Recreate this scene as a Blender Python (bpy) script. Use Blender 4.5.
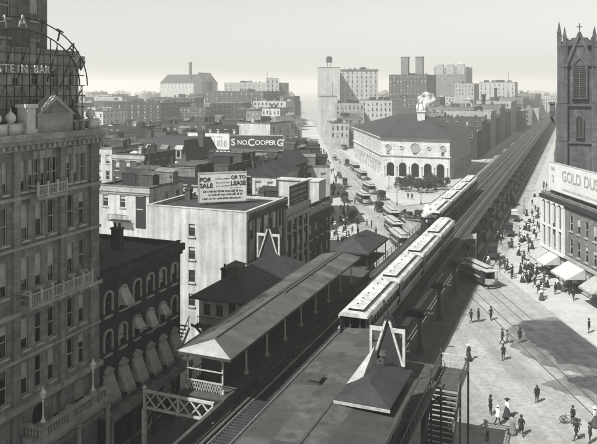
import bpy, bmesh, math, random
from mathutils import Vector, Matrix
R = math.radians
rnd = random.Random(7)
scene = bpy.context.scene
for o in list(bpy.data.objects): bpy.data.objects.remove(o)
COL = scene.collection

# ------------------------------------------------------------------ camera, sky, sun, exposure
HC, F, CX, HY = 31.0, 690.0, 298.5, 88.0          # camera height (m), focal length / centre / horizon in photo pixels
cam = bpy.data.cameras.new('camera'); camo = bpy.data.objects.new('camera', cam); COL.objects.link(camo)
camo.location = (0, 0, HC); camo.rotation_euler = (R(90), 0, 0)
cam.sensor_width = 36; cam.lens = 36*F/597; cam.shift_y = -(222-HY)/597
cam.clip_start = .5; cam.clip_end = 9000
scene.camera = camo

SUN_EL, SUN_AZ = 50.0, (-.74, -.67)               # horizontal direction towards the sun
world = bpy.data.worlds.new('World'); scene.world = world; world.use_nodes = True
wn, wl = world.node_tree.nodes, world.node_tree.links
wn.clear()
sky = wn.new('ShaderNodeTexSky'); sky.sky_type = 'NISHITA'; sky.sun_disc = False
sky.sun_elevation = R(SUN_EL); sky.sun_rotation = math.atan2(SUN_AZ[0], SUN_AZ[1])
sky.dust_density = 1.0; sky.air_density = 2.0
bw = wn.new('ShaderNodeRGBToBW'); tint = wn.new('ShaderNodeMix'); tint.data_type = 'RGBA'; tint.blend_type = 'MULTIPLY'
tint.inputs[0].default_value = 1; tint.inputs[7].default_value = (1.0, 1.0, .962, 1)
bg = wn.new('ShaderNodeBackground'); bg.inputs[1].default_value = .07
wo = wn.new('ShaderNodeOutputWorld')
wl.new(sky.outputs[0], bw.inputs[0]); wl.new(bw.outputs[0], tint.inputs[6]); wl.new(tint.outputs[2], bg.inputs[0]); wl.new(bg.outputs[0], wo.inputs[0])
sl = bpy.data.lights.new('sun', 'SUN'); sl.energy = 5.0; sl.angle = R(.5); sl.color = (1, .99, .955)
so = bpy.data.objects.new('sun', sl); COL.objects.link(so); so.location = (-60, -60, 120)
sd = Vector((SUN_AZ[0]*math.cos(R(SUN_EL)), SUN_AZ[1]*math.cos(R(SUN_EL)), math.sin(R(SUN_EL))))
so.rotation_euler = sd.to_track_quat('Z', 'Y').to_euler()
vs = scene.view_settings; vs.view_transform = 'Standard'; vs.look = 'None'; vs.gamma = 1; vs.exposure = .9; vs.use_curve_mapping = False

# ------------------------------------------------------------------ photo pixel -> place; street grids
SA, CA = 276.5/743.4, 690/743.4                   # the avenue runs (SA, CA); its right-hand normal is (CA, -SA)
R6 = -math.atan2(SA, CA)
def P(px, py, z=0.):
    Y = F*(HC-z)/(py-HY); return ((px-CX)*Y/F, Y)
def UV(u, v): return (SA*u+CA*v, CA*u-SA*v)
def zat(py, Y): return HC-(py-HY)*Y/F

# ------------------------------------------------------------------ mesh helpers
class MB:
    def __init__(s): s.v = []; s.f = []; s.m = []
    def quad(s, a, b, c, d, m=0):
        i = len(s.v); s.v += [a, b, c, d]; s.f.append((i, i+1, i+2, i+3)); s.m.append(m)
    def poly(s, pts, m=0):
        i = len(s.v); s.v += list(pts); s.f.append(tuple(range(i, i+len(pts)))); s.m.append(m)
    def box(s, x0, x1, y0, y1, z0, z1, m=0, T=None):
        p = [(x0,y0,z0),(x1,y0,z0),(x1,y1,z0),(x0,y1,z0),(x0,y0,z1),(x1,y0,z1),(x1,y1,z1),(x0,y1,z1)]
        if T: p = [T(*q) for q in p]
        i = len(s.v); s.v += p
        for f in ((0,3,2,1),(4,5,6,7),(0,1,5,4),(1,2,6,5),(2,3,7,6),(3,0,4,7)): s.f.append(tuple(i+k for k in f)); s.m.append(m)
    def beam(s, a, b, w, h=None, m=0):
        h = h or w; a = Vector(a); b = Vector(b); d = (b-a)
        if d.length < 1e-6: return
        d.normalize(); up = Vector((0,0,1)) if abs(d.z) < .95 else Vector((0,1,0))
        x = d.cross(up).normalized()*(w/2); y = x.normalized().cross(d).normalized()*(h/2)
        i = len(s.v)
        for p in (a, b):
            for sx, sy in ((-1,-1),(1,-1),(1,1),(-1,1)): s.v.append(tuple(p+x*sx+y*sy))
        for f in ((0,1,2,3),(7,6,5,4),(0,4,5,1),(1,5,6,2),(2,6,7,3),(3,7,4,0)): s.f.append(tuple(i+k for k in f)); s.m.append(m)
    def cyl(s, a, b, r0, r1=None, n=8, m=0, cap=True):
        r1 = r0 if r1 is None else r1
        a = Vector(a); b = Vector(b); d = (b-a).normalized(); up = Vector((0,0,1)) if abs(d.z) < .95 else Vector((1,0,0))
        x = d.cross(up).normalized(); y = d.cross(x).normalized(); i = len(s.v)
        for p, r in ((a, r0), (b, r1)):
            for k in range(n):
                t = 2*math.pi*k/n; s.v.append(tuple(p+x*r*math.cos(t)+y*r*math.sin(t)))
        for k in range(n): s.f.append((i+k, i+n+k, i+n+(k+1)%n, i+(k+1)%n)); s.m.append(m)
        if cap:
            s.f.append(tuple(i+k for k in range(n))); s.m.append(m); s.f.append(tuple(i+2*n-1-k for k in range(n))); s.m.append(m)
    def lathe(s, prof, c=(0,0,0), n=12, m=0, sx=1, sy=1):
        i = len(s.v); L = len(prof)
        for r, z in prof:
            for k in range(n):
                t = 2*math.pi*k/n; s.v.append((c[0]+r*sx*math.cos(t), c[1]+r*sy*math.sin(t), c[2]+z))
        for j in range(L-1):
            for k in range(n):
                k2 = (k+1) % n; s.f.append((i+j*n+k, i+j*n+k2, i+(j+1)*n+k2, i+(j+1)*n+k)); s.m.append(m)
        s.f.append(tuple(i+n-1-k for k in range(n))); s.m.append(m); s.f.append(tuple(i+(L-1)*n+k for k in range(n))); s.m.append(m)
    def prism(s, pts, z0, z1, m=0):
        n = len(pts); i = len(s.v); s.v += [(x,y,z0) for x,y in pts]+[(x,y,z1) for x,y in pts]
        for k in range(n): s.f.append((i+k, i+(k+1)%n, i+n+(k+1)%n, i+n+k)); s.m.append(m)
        s.f.append(tuple(i+n+k for k in range(n))); s.m.append(m); s.f.append(tuple(i+n-1-k for k in range(n))); s.m.append(m)
    def hip(s, x0, x1, y0, y1, z, h, run=None, m=0, gable=False):
        # roof over a rectangle, ridge along the longer side, with a small thickness below
        run = min(x1-x0, y1-y0)/2 if run is None else run
        if gable: run = 0
        if x1-x0 >= y1-y0:
            ym = (y0+y1)/2; a, b = (x0+run, ym, z+h), (x1-run, ym, z+h)
            A,B,C,D = (x0,y0,z),(x1,y0,z),(x1,y1,z),(x0,y1,z)
            s.quad(A,B,b,a,m); s.quad(C,D,a,b,m); s.poly([B,C,b],m); s.poly([D,A,a],m); s.quad(D,C,B,A,m)
        else:
            xm = (x0+x1)/2; a, b = (xm, y0+run, z+h), (xm, y1-run, z+h)
            A,B,C,D = (x0,y0,z),(x1,y0,z),(x1,y1,z),(x0,y1,z)
            s.poly([A,B,a],m); s.quad(B,C,b,a,m); s.poly([C,D,b],m); s.quad(D,A,a,b,m); s.quad(D,C,B,A,m)
    def mesh(s, name, mats, smooth=False):
        me = bpy.data.meshes.new(name); me.from_pydata(s.v, [], s.f)
        for m in (mats if isinstance(mats, (list, tuple)) else [mats]): me.materials.append(m)
        me.polygons.foreach_set('material_index', s.m)
        if smooth: me.polygons.foreach_set('use_smooth', [True]*len(s.f))
        me.update(); return me
    def build(s, name, mats, parent=None, smooth=False, **k):
        return link(name, s.mesh(name, mats, smooth), parent, **k)
def link(name, me, parent=None, loc=None, rot=None, scale=None):
    o = bpy.data.objects.new(name, me); COL.objects.link(o)
    if parent is not None: o.parent = parent
    if loc is not None: o.location = loc
    if rot is not None: o.rotation_euler = (0,0,rot) if not hasattr(rot, '__len__') else rot
    if scale is not None: o.scale = scale if hasattr(scale, '__len__') else (scale,)*3
    return o
def tag(o, label, cat, group=None):
    o['label'] = label; o['category'] = cat
    if group: o['group'] = group
    return o
def thing(name, label, cat, loc=(0,0,0), rot=0., group=None):
    o = bpy.data.objects.new(name, None); COL.objects.link(o); o.empty_display_size = .3
    o.location = loc if len(loc) == 3 else (loc[0], loc[1], 0); o.rotation_euler = (0,0,rot)
    return tag(o, label, cat, group)
def copy_tree(o, parent=None):
    c = o.copy(); COL.objects.link(c); c.parent = parent
    for ch in o.children: copy_tree(ch, c)
    return c
def structure(o): o['kind'] = 'structure'; return o
def stuff(o): o['kind'] = 'stuff'; return o

# ------------------------------------------------------------------ materials (a toned monochrome place)
MATS = {}
def mat(name, val, rough=.85, var=.25, scale=1.2, streak=0., bump=.15, brick=None, tone=(1,1,.985), metal=0., plank=None, spec=.3):
    if name in MATS: return MATS[name]
    val *= .78
    m = bpy.data.materials.new(name); m.use_nodes = True; N, L = m.node_tree.nodes, m.node_tree.links
    b = N['Principled BSDF']; b.inputs['Roughness'].default_value = rough; b.inputs['Metallic'].default_value = metal
    b.inputs['Specular IOR Level'].default_value = spec
    tc = N.new('ShaderNodeTexCoord'); co = tc.outputs['Object']
    def noise(sc, det=5, vec=None, ro=.6):
        n = N.new('ShaderNodeTexNoise'); n.inputs['Scale'].default_value = sc; n.inputs['Detail'].default_value = det; n.inputs['Roughness'].default_value = ro
        L.new(vec if vec is not None else co, n.inputs['Vector']); return n.outputs['Fac']
    def mr(x, a, c):
        n = N.new('ShaderNodeMapRange'); n.inputs[1].default_value = .3; n.inputs[2].default_value = .7; n.inputs[3].default_value = a; n.inputs[4].default_value = c; L.new(x, n.inputs[0]); return n.outputs[0]
    def mul(x, y):
        n = N.new('ShaderNodeMath'); n.operation = 'MULTIPLY'; L.new(x, n.inputs[0])
        if isinstance(y, float): n.inputs[1].default_value = y
        else: L.new(y, n.inputs[1])
        return n.outputs[0]
    f = mul(mr(noise(scale), 1-var, 1+var), mr(noise(scale*9, 3), 1-var*.6, 1+var*.6))
    f = mul(f, mr(noise(scale*.13, 3), 1-var*.7, 1+var*.7))
    if streak:
        mp = N.new('ShaderNodeMapping'); mp.inputs['Scale'].default_value = (1.6, 1.6, .09); L.new(co, mp.inputs[0])
        f = mul(f, mr(noise(1.0, 4, mp.outputs[0]), 1-streak, 1+streak*.5))
    h = f
    if brick:
        # courses in the wall's height, any wall direction: x+y runs along, z up
        sx = N.new('ShaderNodeSeparateXYZ'); L.new(co, sx.inputs[0])
        ad = N.new('ShaderNodeMath'); ad.operation = 'ADD'; L.new(sx.outputs[0], ad.inputs[0]); L.new(sx.outputs[1], ad.inputs[1])
        cb = N.new('ShaderNodeCombineXYZ'); L.new(ad.outputs[0], cb.inputs[0]); L.new(sx.outputs[2], cb.inputs[1])
        bt = N.new('ShaderNodeTexBrick'); L.new(cb.outputs[0], bt.inputs['Vector']); bt.inputs['Scale'].default_value = 1
        bt.inputs['Brick Width'].default_value = brick[0]; bt.inputs['Row Height'].default_value = brick[1]; bt.inputs['Mortar Size'].default_value = brick[2]
        bt.inputs['Color1'].default_value = (.8,.8,.8,1); bt.inputs['Color2'].default_value = (1.12,1.12,1.12,1); bt.inputs['Mortar'].default_value = (brick[3],)*3+(1,)
        f = mul(f, bt.outputs['Color']); h = f
    if plank:
        wv = N.new('ShaderNodeTexWave'); wv.bands_direction = plank[0]; wv.inputs['Scale'].default_value = plank[1]; wv.inputs['Distortion'].default_value = .15; L.new(co, wv.inputs['Vector'])
        f = mul(f, mr(wv.outputs['Fac'], 1-plank[2], 1+plank[2]*.4)); h = f
    cm = N.new('ShaderNodeMix'); cm.data_type = 'RGBA'; cm.blend_type = 'MULTIPLY'; cm.inputs[0].default_value = 1
    cm.inputs[6].default_value = (val*tone[0], val*tone[1], val*tone[2], 1); L.new(f, cm.inputs[7]); L.new(cm.outputs[2], b.inputs['Base Color'])
    if bump:
        bp = N.new('ShaderNodeBump'); bp.inputs['Strength'].default_value = bump; bp.inputs['Distance'].default_value = .04; L.new(h, bp.inputs['Height']); L.new(bp.outputs[0], b.inputs['Normal'])
    MATS[name] = m; return m
COOL = (.97, .95, 1.03)
m_glass = mat('window_glass', .01, .08, .4, .7, bump=0, tone=COOL, spec=.6)
m_frame = mat('painted_frame', .42, .6, .2, 2)
m_frame_dark = mat('dark_frame', .08, .6, .2, 2)
m_hotel = mat('hotel_stone', .22, .9, .3, .9, .3, .3, (1.1, .38, .018, .72))
m_hotel_trim = mat('hotel_trim', .32, .85, .25, 1.4, .3)
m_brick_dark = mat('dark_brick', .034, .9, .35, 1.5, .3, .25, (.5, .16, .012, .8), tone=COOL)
m_trim_mid = mat('window_hood_stone', .3, .85, .25, 2)
m_white_wall = mat('whitewashed_wall', .44, .9, .2, .45, .35, .15)
m_cream_wall = mat('cream_wall', .38, .9, .18, .6, .25, .12)
m_pale_wall = mat('pale_stone', .33, .9, .18, .8, .25, .12, (.9, .35, .015, .85))
m_grey_wall = mat('grey_stone', .17, .9, .22, .8, .3, .2, (.9, .3, .015, .8))
m_brick_mid = mat('mid_brick', .065, .9, .28, 1, .3, .2, (.5, .17, .014, .85))
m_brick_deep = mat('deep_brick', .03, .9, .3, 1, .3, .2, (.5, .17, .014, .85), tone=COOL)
m_church = mat('church_stone', .085, .92, .3, .8, .35, .4, (1.0, .42, .025, .7), tone=COOL)
m_herald = mat('palazzo_stone', .5, .85, .08, .6, .2, .1, (1.6, .5, .012, .9))
m_herald_dark = mat('palazzo_panel', .24, .85, .2, 1.2)
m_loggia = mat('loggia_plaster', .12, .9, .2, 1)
m_tile = mat('roof_tile', .036, .85, .3, 1.5, .0, .3, plank=('DIAGONAL', 3, .25), tone=COOL)
m_tar = mat('tar_roof', .035, .9, .4, .6, tone=COOL)
m_tar_pale = mat('gravel_roof', .2, .95, .3, .8)
m_slate = mat('slate', .03, .7, .3, 1.4, tone=COOL)
m_tin = mat('tin_roof', .3, .6, .2, 1)
m_platform_roof = mat('platform_roof', .066, .75, .22, .7, .0, .15, plank=('Y', 1.6, .1))
m_roof_end = mat('roof_end_paint', .42, .7, .15, 1.5)
m_iron = mat('black_iron', .018, .6, .3, 2, tone=COOL)
m_iron_grey = mat('grey_iron', .05, .55, .3, 2)
m_iron_pale = mat('pale_painted_iron', .4, .6, .25, 3)
m_rail = mat('rail_steel', .42, .3, .2, 3, metal=.6, spec=.5)
m_tie = mat('timber_tie', .035, .9, .35, 3, tone=COOL)
m_plank = mat('deck_plank', .06, .9, .3, 2, plank=('Y', 4, .35))
m_asphalt = mat('street_paving', .32, .9, .16, .22, .0, .2, plank=None)
def street_nodes(m, ang, rows, worn):
    N, L = m.node_tree.nodes, m.node_tree.links; b = N['Principled BSDF']; src = b.inputs['Base Color'].links[0].from_socket
    tc = N.new('ShaderNodeTexCoord'); mp = N.new('ShaderNodeMapping'); mp.inputs['Rotation'].default_value = (0,0,-ang); L.new(tc.outputs['Object'], mp.inputs[0])
    bt = N.new('ShaderNodeTexBrick'); bt.inputs['Scale'].default_value = 1; bt.inputs['Brick Width'].default_value = .42; bt.inputs['Row Height'].default_value = .2; bt.inputs['Mortar Size'].default_value = .012
    bt.inputs['Color1'].default_value = (.84,.84,.84,1); bt.inputs['Color2'].default_value = (1.1,1.1,1.1,1); bt.inputs['Mortar'].default_value = (.66,.66,.66,1); L.new(mp.outputs[0], bt.inputs['Vector'])
    mp2 = N.new('ShaderNodeMapping'); mp2.inputs['Scale'].default_value = (.55,.035,1); L.new(mp.outputs[0], mp2.inputs[0])
    n1 = N.new('ShaderNodeTexNoise'); n1.inputs['Scale'].default_value = 1; n1.inputs['Detail'].default_value = 6; n1.inputs['Roughness'].default_value = .65; L.new(mp2.outputs[0], n1.inputs['Vector'])
    r1 = N.new('ShaderNodeMapRange'); r1.inputs[1].default_value = .32; r1.inputs[2].default_value = .68; r1.inputs[3].default_value = 1-worn; r1.inputs[4].default_value = 1+worn*.7; L.new(n1.outputs['Fac'], r1.inputs[0])
    n2 = N.new('ShaderNodeTexNoise'); n2.inputs['Scale'].default_value = .9; n2.inputs['Detail'].default_value = 8; n2.inputs['Roughness'].default_value = .75; L.new(tc.outputs['Object'], n2.inputs['Vector'])
    r2 = N.new('ShaderNodeMapRange'); r2.inputs[1].default_value = .56; r2.inputs[2].default_value = .72; r2.inputs[3].default_value = 1; r2.inputs[4].default_value = .5; L.new(n2.outputs['Fac'], r2.inputs[0])
    for x in (bt.outputs['Color'], r1.outputs[0], r2.outputs[0]):
        mx = N.new('ShaderNodeMix'); mx.data_type = 'RGBA'; mx.blend_type = 'MULTIPLY'; mx.inputs[0].default_value = 1; L.new(src, mx.inputs[6]); L.new(x, mx.inputs[7]); src = mx.outputs[2]
    L.new(src, b.inputs['Base Color'])
street_nodes(m_asphalt, R(3.5), 1, .28)
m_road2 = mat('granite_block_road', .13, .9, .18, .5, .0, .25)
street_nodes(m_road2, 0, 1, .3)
m_grey_paving = mat('grey_paving', .16, .8, .3, .5, bump=.1)
m_dark_paving = mat('dark_paving', .07, .6, .4, .9, tone=COOL, bump=.1)
street_nodes(m_dark_paving, R(3.5), 1, .25); street_nodes(m_grey_paving, R(3.5), 1, .28)
m_walk = mat('flagstone', .38, .9, .14, .5, .0, .12)
m_kerb = mat('kerb_stone', .36, .85, .2, 2)
m_white = mat('white_paint', .6, .7, .12, 2)
m_black = mat('black_paint', .02, .6, .3, 2, tone=COOL)
m_sign_dark = mat('dark_sign', .05, .7, .3, 2, tone=COOL)
m_canvas = mat('canvas', .42, .9, .12, 1.5)
m_canvas_grey = mat('grey_canvas', .33, .9, .2, 2, .25)
m_car = mat('car_body', .045, .4, .3, 2, tone=COOL)
m_car_roof = mat('car_roof', .46, .6, .34, 1.6, .25)
m_car_roof_grey = mat('car_roof_grey', .34, .6, .2, 1.2)
m_wood = mat('brown_wood', .06, .8, .3, 3)
m_leaf = mat('leaf', .05, .8, .5, 3, tone=(.95, 1.02, .9), bump=0)
m_bark = mat('bark', .07, .9, .3, 3)
m_copper = mat('bronze', .5, .6, .25, 3)

# ------------------------------------------------------------------ walls with real openings, windows
def wall_face(mb, T, W, z0, z1, ops, depth=.22, m=0, arch_n=8):
    xs = sorted({0., W, *[o[0] for o in ops], *[o[1] for o in ops]}); zs = sorted({z0, z1, *[o[2] for o in ops], *[o[3] for o in ops]})
    # merge cells row by row into strips
    for j in range(len(zs)-1):
        za, zb = zs[j], zs[j+1]; zm = (za+zb)/2; run = None
        for i in range(len(xs)-1):
            xa, xb = xs[i], xs[i+1]; xm = (xa+xb)/2
            hole = any(o[0] < xm < o[1] and o[2] < zm < o[3] for o in ops)
            if not hole: run = [xa, xb] if run is None else [run[0], xb]
            if (hole or i == len(xs)-2) and run:
                mb.quad(T(run[0],0,za), T(run[1],0,za), T(run[1],0,zb), T(run[0],0,zb), m); run = None
    for o in ops:
        a, b, c, d = o[:4]; arch = len(o) > 4 and o[4]
        r = (b-a)/2; zt = d-r if arch else d
        mb.quad(T(a,0,c), T(a,depth,c), T(a,depth,zt), T(a,0,zt), m); mb.quad(T(b,0,zt), T(b,depth,zt), T(b,depth,c), T(b,0,c), m)
        mb.quad(T(a,0,c), T(b,0,c), T(b,depth,c), T(a,depth,c), m)
        if not arch: mb.quad(T(a,0,d), T(a,depth,d), T(b,depth,d), T(b,0,d), m)
        else:
            pts = [((a+b)/2-r*math.cos(math.pi*k/arch_n), zt+r*math.sin(math.pi*k/arch_n)) for k in range(arch_n+1)]
            for k in range(arch_n):
                p, q = pts[k], pts[k+1]
                mb.quad(T(p[0],0,p[1]), T(p[0],depth,p[1]), T(q[0],depth,q[1]), T(q[0],0,q[1]), m)
                mb.quad(T(p[0],0,p[1]), T(q[0],0,q[1]), T(q[0],0,d), T(p[0],0,d), m)
WM = {}
m_blind = mat('window_blind', .4, .9, .2, 2)
wrnd = random.Random(77)
def window_mesh(w, h, arch=False, style='sash', mats=None):
    var = wrnd.choice((0,0,1,2,3)); style = (style, var)
    # frame with rails, set .12-.2 m behind the wall plane; local x centred, z from 0, outside is -y
    key = (round(w,3), round(h,3), arch, style, tuple(m.name for m in mats))
    if key in WM: return WM[key]
    mb = MB(); f = .07 if w > .7 else .05; t = (.11, .17)
    mb.box(-w/2, -w/2+f, *t, 0, h, 0); mb.box(w/2-f, w/2, *t, 0, h, 0); mb.box(-w/2+f, w/2-f, *t, 0, f, 0)
    if not arch: mb.box(-w/2+f, w/2-f, *t, h-f, h, 0)
    mb.box(-w/2+f, w/2-f, t[0]-.02, t[1], h*.5-f*.6, h*.5+f*.6, 0)
    if style[0] == 'cross': mb.box(-f*.35, f*.35, t[0], t[1]-.01, f, h-f, 0)
    me_f = mb.mesh('window', mats[0])
    g = MB(); g.quad((-w/2,.15,0), (w/2,.15,0), (w/2,.15,h), (-w/2,.15,h)); me_p = g.mesh('pane', mats[1])
    mb2 = MB(); mb2.v, mb2.f, mb2.m = list(mb.v), list(mb.f), list(mb.m); mb2.quad((-w/2,.15,0), (w/2,.15,0), (w/2,.15,h), (-w/2,.15,h), 1)
    if var: bh = (0,.3,.5,.68)[var]*h; mb2.quad((-w/2+f,.145,h-bh),(w/2-f,.145,h-bh),(w/2-f,.145,h-.01),(-w/2+f,.145,h-.01),2); g2 = MB(); g2.quad((-w/2,.15,0),(w/2,.15,0),(w/2,.15,h-bh),(-w/2,.15,h-bh)); g2.quad((-w/2,.146,h-bh),(w/2,.146,h-bh),(w/2,.146,h),(-w/2,.146,h),1); me_p = g2.mesh('pane', [mats[1], m_blind])
    mb2.box(-w/2-.12,w/2+.12,-.13,.03,-.16,-.006,3)
    if not arch: mb2.box(-w/2-.12,w/2+.12,-.09,.03,h+.006,h+.24,3)
    me_b = mb2.mesh('window', list(mats)+[m_blind, m_trim_mid])
    WM[key] = (me_f, me_p, me_b); return WM[key]
BMC = {}
def box_mesh(key, name, dims, m):
    if key not in BMC:
        mb = MB(); mb.box(*dims); BMC[key] = mb.mesh(name, m)
    return BMC[key]
def Tface(side, W, D):
    return {'S': lambda s,d,z: (s,d,z), 'E': lambda s,d,z: (W-d,s,z), 'W': lambda s,d,z: (d,D-s,z), 'N': lambda s,d,z: (W-s,D-d,z)}[side]
ROT = {'S': 0., 'E': math.pi/2, 'W': -math.pi/2, 'N': math.pi}
def grid_ops(L, cols, rows, w, h, z0, dz, margin=None, arch=False, skip=()):
    margin = L/cols/2 if margin is None else margin
    st = (L-2*margin)/(cols-1) if cols > 1 else 0
    return [(margin+i*st-w/2, margin+i*st+w/2, z0+j*dz, z0+j*dz+h, arch) for j in range(rows) for i in range(cols) if (i,j) not in skip]
def put_windows(parent, side, W, D, ops, mats, near=False, sill=None, style='sash'):
    T = Tface(side, W, D)
    for o in ops:
        w, h = o[1]-o[0], o[3]-o[2]; f, p, b = window_mesh(w, h, bool(len(o) > 4 and o[4]), style, mats)
        loc = T((o[0]+o[1])/2, 0, o[2])
        if near:
            wo_ = link('window', f, parent, loc, ROT[side]); link('pane', p, wo_)
            if sill: link('sill', box_mesh(('sill', round(w,2), sill.name), 'sill', (-w/2-.12, w/2+.12, -.16, .05, -.16, -.004), sill), wo_)
        else: link('window', b, parent, loc, ROT[side])
def chimney(parent, x, y, z, w=.7, d=.5, h=1.6, m=None, pots=2):
    mb = MB(); mb.box(-w/2, w/2, -d/2, d/2, -.3, h); mb.box(-w/2-.08, w/2+.08, -d/2-.08, d/2+.08, h, h+.15)
    for k in range(pots): mb.cyl((-w/2+w*(k+.5)/pots, 0, h+.15), (-w/2+w*(k+.5)/pots, 0, h+.6), .13, .1, 6)
    return mb.build('chimney', m or m_brick_mid, parent, loc=(x, y, z))
def water_tank(parent, x, y, z, r=1.6, h=2.8, leg=2.2, m=None):
    mb = MB()
    for a in range(4):
        cx, cy = r*.7*math.cos(a*math.pi/2+.78), r*.7*math.sin(a*math.pi/2+.78); mb.beam((cx*1.1,cy*1.1,-.1), (cx,cy,leg), .2)
    mb.cyl((0,0,leg), (0,0,leg+h), r, r*.96, 14); mb.lathe([(r*1.06, leg+h), (.1, leg+h+1.1)], n=14)
    return mb.build('water_tank', m or m_wood, parent, loc=(x, y, z))
def roof_clutter(parent, W, D, H, n, m_wall, seed):
    q = random.Random(seed)
    for k in range(n):
        x, y = q.uniform(.15,.85)*W, q.uniform(.2,.8)*D; t = q.random()
        if t < .35: chimney(parent, x, y, H, q.uniform(.6,1.3), .55, q.uniform(1,2.2), q.choice([m_brick_mid, m_brick_deep, m_brick_deep, m_cream_wall]), q.choice([1,2,3]))
        elif t < .6:
            mb = MB(); w, d, h = q.uniform(1.2,2.4), q.uniform(1.4,2.6), q.uniform(1.8,2.4); mb.box(-w,w,-d/2,d/2,-.1,h*.9); mb.quad((-w-.1,-d/2-.1,h*.92),(w+.1,-d/2-.1,h*.92),(w+.1,d/2+.1,h*1.15),(-w-.1,d/2+.1,h*1.15)); mb.box(-.4,.4,-d/2-.04,-d/2+.02,0,h*.8)
            mb.build('stair_bulkhead', q.choice([m_brick_deep, m_brick_mid, m_slate, m_brick_deep, m_grey_wall]), parent, loc=(x,y,H))
        elif t < .85:
            mb = MB(); mb.box(-.9,.9,-.6,.6,-.1,.35); mb.hip(-.95,.95,-.65,.65,.352,.4); mb.build('skylight', q.choice([m_iron_grey, m_slate, m_cream_wall]), parent, loc=(x,y,H))
        else:
            mb = MB(); mb.cyl((0,0,-.1),(0,0,1.5),.14,.14,8); mb.cyl((0,0,1.5),(0,0,1.75),.25,.05,8); mb.build('vent_pipe', m_iron_grey, parent, loc=(x,y,H))

def building(name, label, org, rot, W, D, H, wall, faces, roof=None, parapet=.5, cornice=None, clutter=0, seed=1, frames=None, near=False, sill=None, roofkind='flat', rise=3., depth=.22, coff=.35):
    """org = world xy of the local (0,0) corner; local x/y run along the grid; faces: side -> list of openings"""
    roof = roof or m_tar; frames = frames or (m_frame, m_glass)
    c = Vector((W/2, D/2, 0)); c.rotate(Matrix.Rotation(rot, 3, 'Z'))
    t = thing(name, label, 'building', (org[0]+c.x, org[1]+c.y, 0), rot)
    # children keep corner-based coordinates through one offset each
    mb = MB(); off = (-W/2, -D/2)
    for s in 'SEWN':
        T = Tface(s, W, D); L = W if s in 'SN' else D
        wall_face(mb, T, L, -.3, H, faces.get(s, []), depth)
    def sh(o): o.location = (o.location.x+off[0], o.location.y+off[1], o.location.z); return o
    kids0 = set(t.children)
    mb.build('wall', wall, t)
    if roofkind == 'flat':
        rb = MB(); rb.box(.02, W-.02, .02, D-.02, H-.35, H-.03); rb.build('roof', roof, t)
        if parapet:
            pb = MB(); th = .28
            pb.box(0, W, 0, th, H, H+parapet); pb.box(0, W, D-th, D, H, H+parapet); pb.box(0, th, th, D-th, H, H+parapet); pb.box(W-th, W, th, D-th, H, H+parapet)
            pb.box(-.05, W+.05, -.05, th+.05, H+parapet, H+parapet+.1); pb.box(W-th-.05, W+.05, th+.05, D+.05, H+parapet, H+parapet+.1); pb.box(-.05, th+.05, th+.05, D+.05, H+parapet, H+parapet+.1)
            pb.build('parapet', wall if wall not in (m_white_wall, m_cream_wall) or near else m_grey_wall, t)
    else:
        rb = MB(); o_ = .4
        if roofkind == 'mansard':
            k = rise*.35; A = [(-o_*.5,-o_*.5),(W+o_*.5,-o_*.5),(W+o_*.5,D+o_*.5),(-o_*.5,D+o_*.5)]; B = [(k,k),(W-k,k),(W-k,D-k),(k,D-k)]
            for i in range(4):
                j = (i+1) % 4; rb.quad((*A[i],H), (*A[j],H), (*B[j],H+rise), (*B[i],H+rise))
            rb.poly([(*p,H+rise) for p in B]); rb.poly([(*p,H) for p in A[::-1]])
        else: rb.hip(-o_, W+o_, -o_, D+o_, H, rise, gable=(roofkind == 'gable'))
        rb.build('roof', roof, t)
    if cornice:
        cb = MB()
        for side in cornice[1]:
            T = Tface(side, W, D); L = W if side in 'SN' else D; e0 = 0 if side == 'S' else .002
            cb.box(-.0, L+coff, -coff, -.003-e0, H-.5, H+.06+parapet*.3, 0, T); cb.box(0, L+.15, -coff*.55, -.003-e0, H-.85, H-.502, 0, T)
        cb.build('cornice', cornice[0], t)
    for s, ops in faces.items(): put_windows(t, s, W, D, [o for o in ops if not (len(o) > 5 and o[5])], frames, near, sill)
    if clutter: roof_clutter(t, W, D, H, clutter, wall, seed)
    for o in t.children:
        if o not in kids0: sh(o)
    t['off'] = 0; del t['off']
    return t
def loc_in(t, W, D, x, y, z): return (x-W/2, y-D/2, z)   # corner coordinates -> child coordinates of a building
def text_mesh(s, size, ext=.03, m=None, align='CENTER', bold=.018):
    cu = bpy.data.curves.new('lettering', 'FONT'); cu.body = s; cu.size = size; cu.extrude = ext; cu.offset = size*bold; cu.align_x = align; cu.align_y = 'CENTER'
    o = bpy.data.objects.new('lettering', cu); COL.objects.link(o); bpy.context.view_layer.update()
    me = bpy.data.meshes.new_from_object(o.evaluated_get(bpy.context.evaluated_depsgraph_get())); bpy.data.objects.remove(o)
    me.transform(Matrix.Rotation(R(90), 4, 'X'))   # upright in x-z, facing -y
    me.materials.clear(); me.materials.append(m); return me
# ================================================================== SETTING: ground, pavements, tracks
g = MB(); g.quad((-4500,-300,0),(4500,-300,0),(4500,7000,0),(-4500,7000,0)); structure(g.build('ground', m_asphalt))
def slab(name, pts, z=.14, m=None):
    # pavement slab with a kerb course along its rim
    a = sum(pts[i][0]*pts[(i+1)%len(pts)][1]-pts[(i+1)%len(pts)][0]*pts[i][1] for i in range(len(pts)))
    if a < 0: pts = pts[::-1]
    mb = MB(); mb.prism(pts, -.05, z); o = structure(mb.build(name, m or m_walk))
    kb = MB(); n = len(pts)
    for i in range(n):
        p, q = Vector(pts[i]), Vector(pts[(i+1)%n]); d = (q-p)
        if d.length < 1: continue
        d.normalize(); nn = Vector((d.y, -d.x))*.22
        kb.prism([tuple(p-d*.1), tuple(p+nn-d*.1), tuple(q+nn+d*.1), tuple(q+d*.1)], -.04, z+.012)
    kb.build('kerb', m_kerb, o); return o
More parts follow.
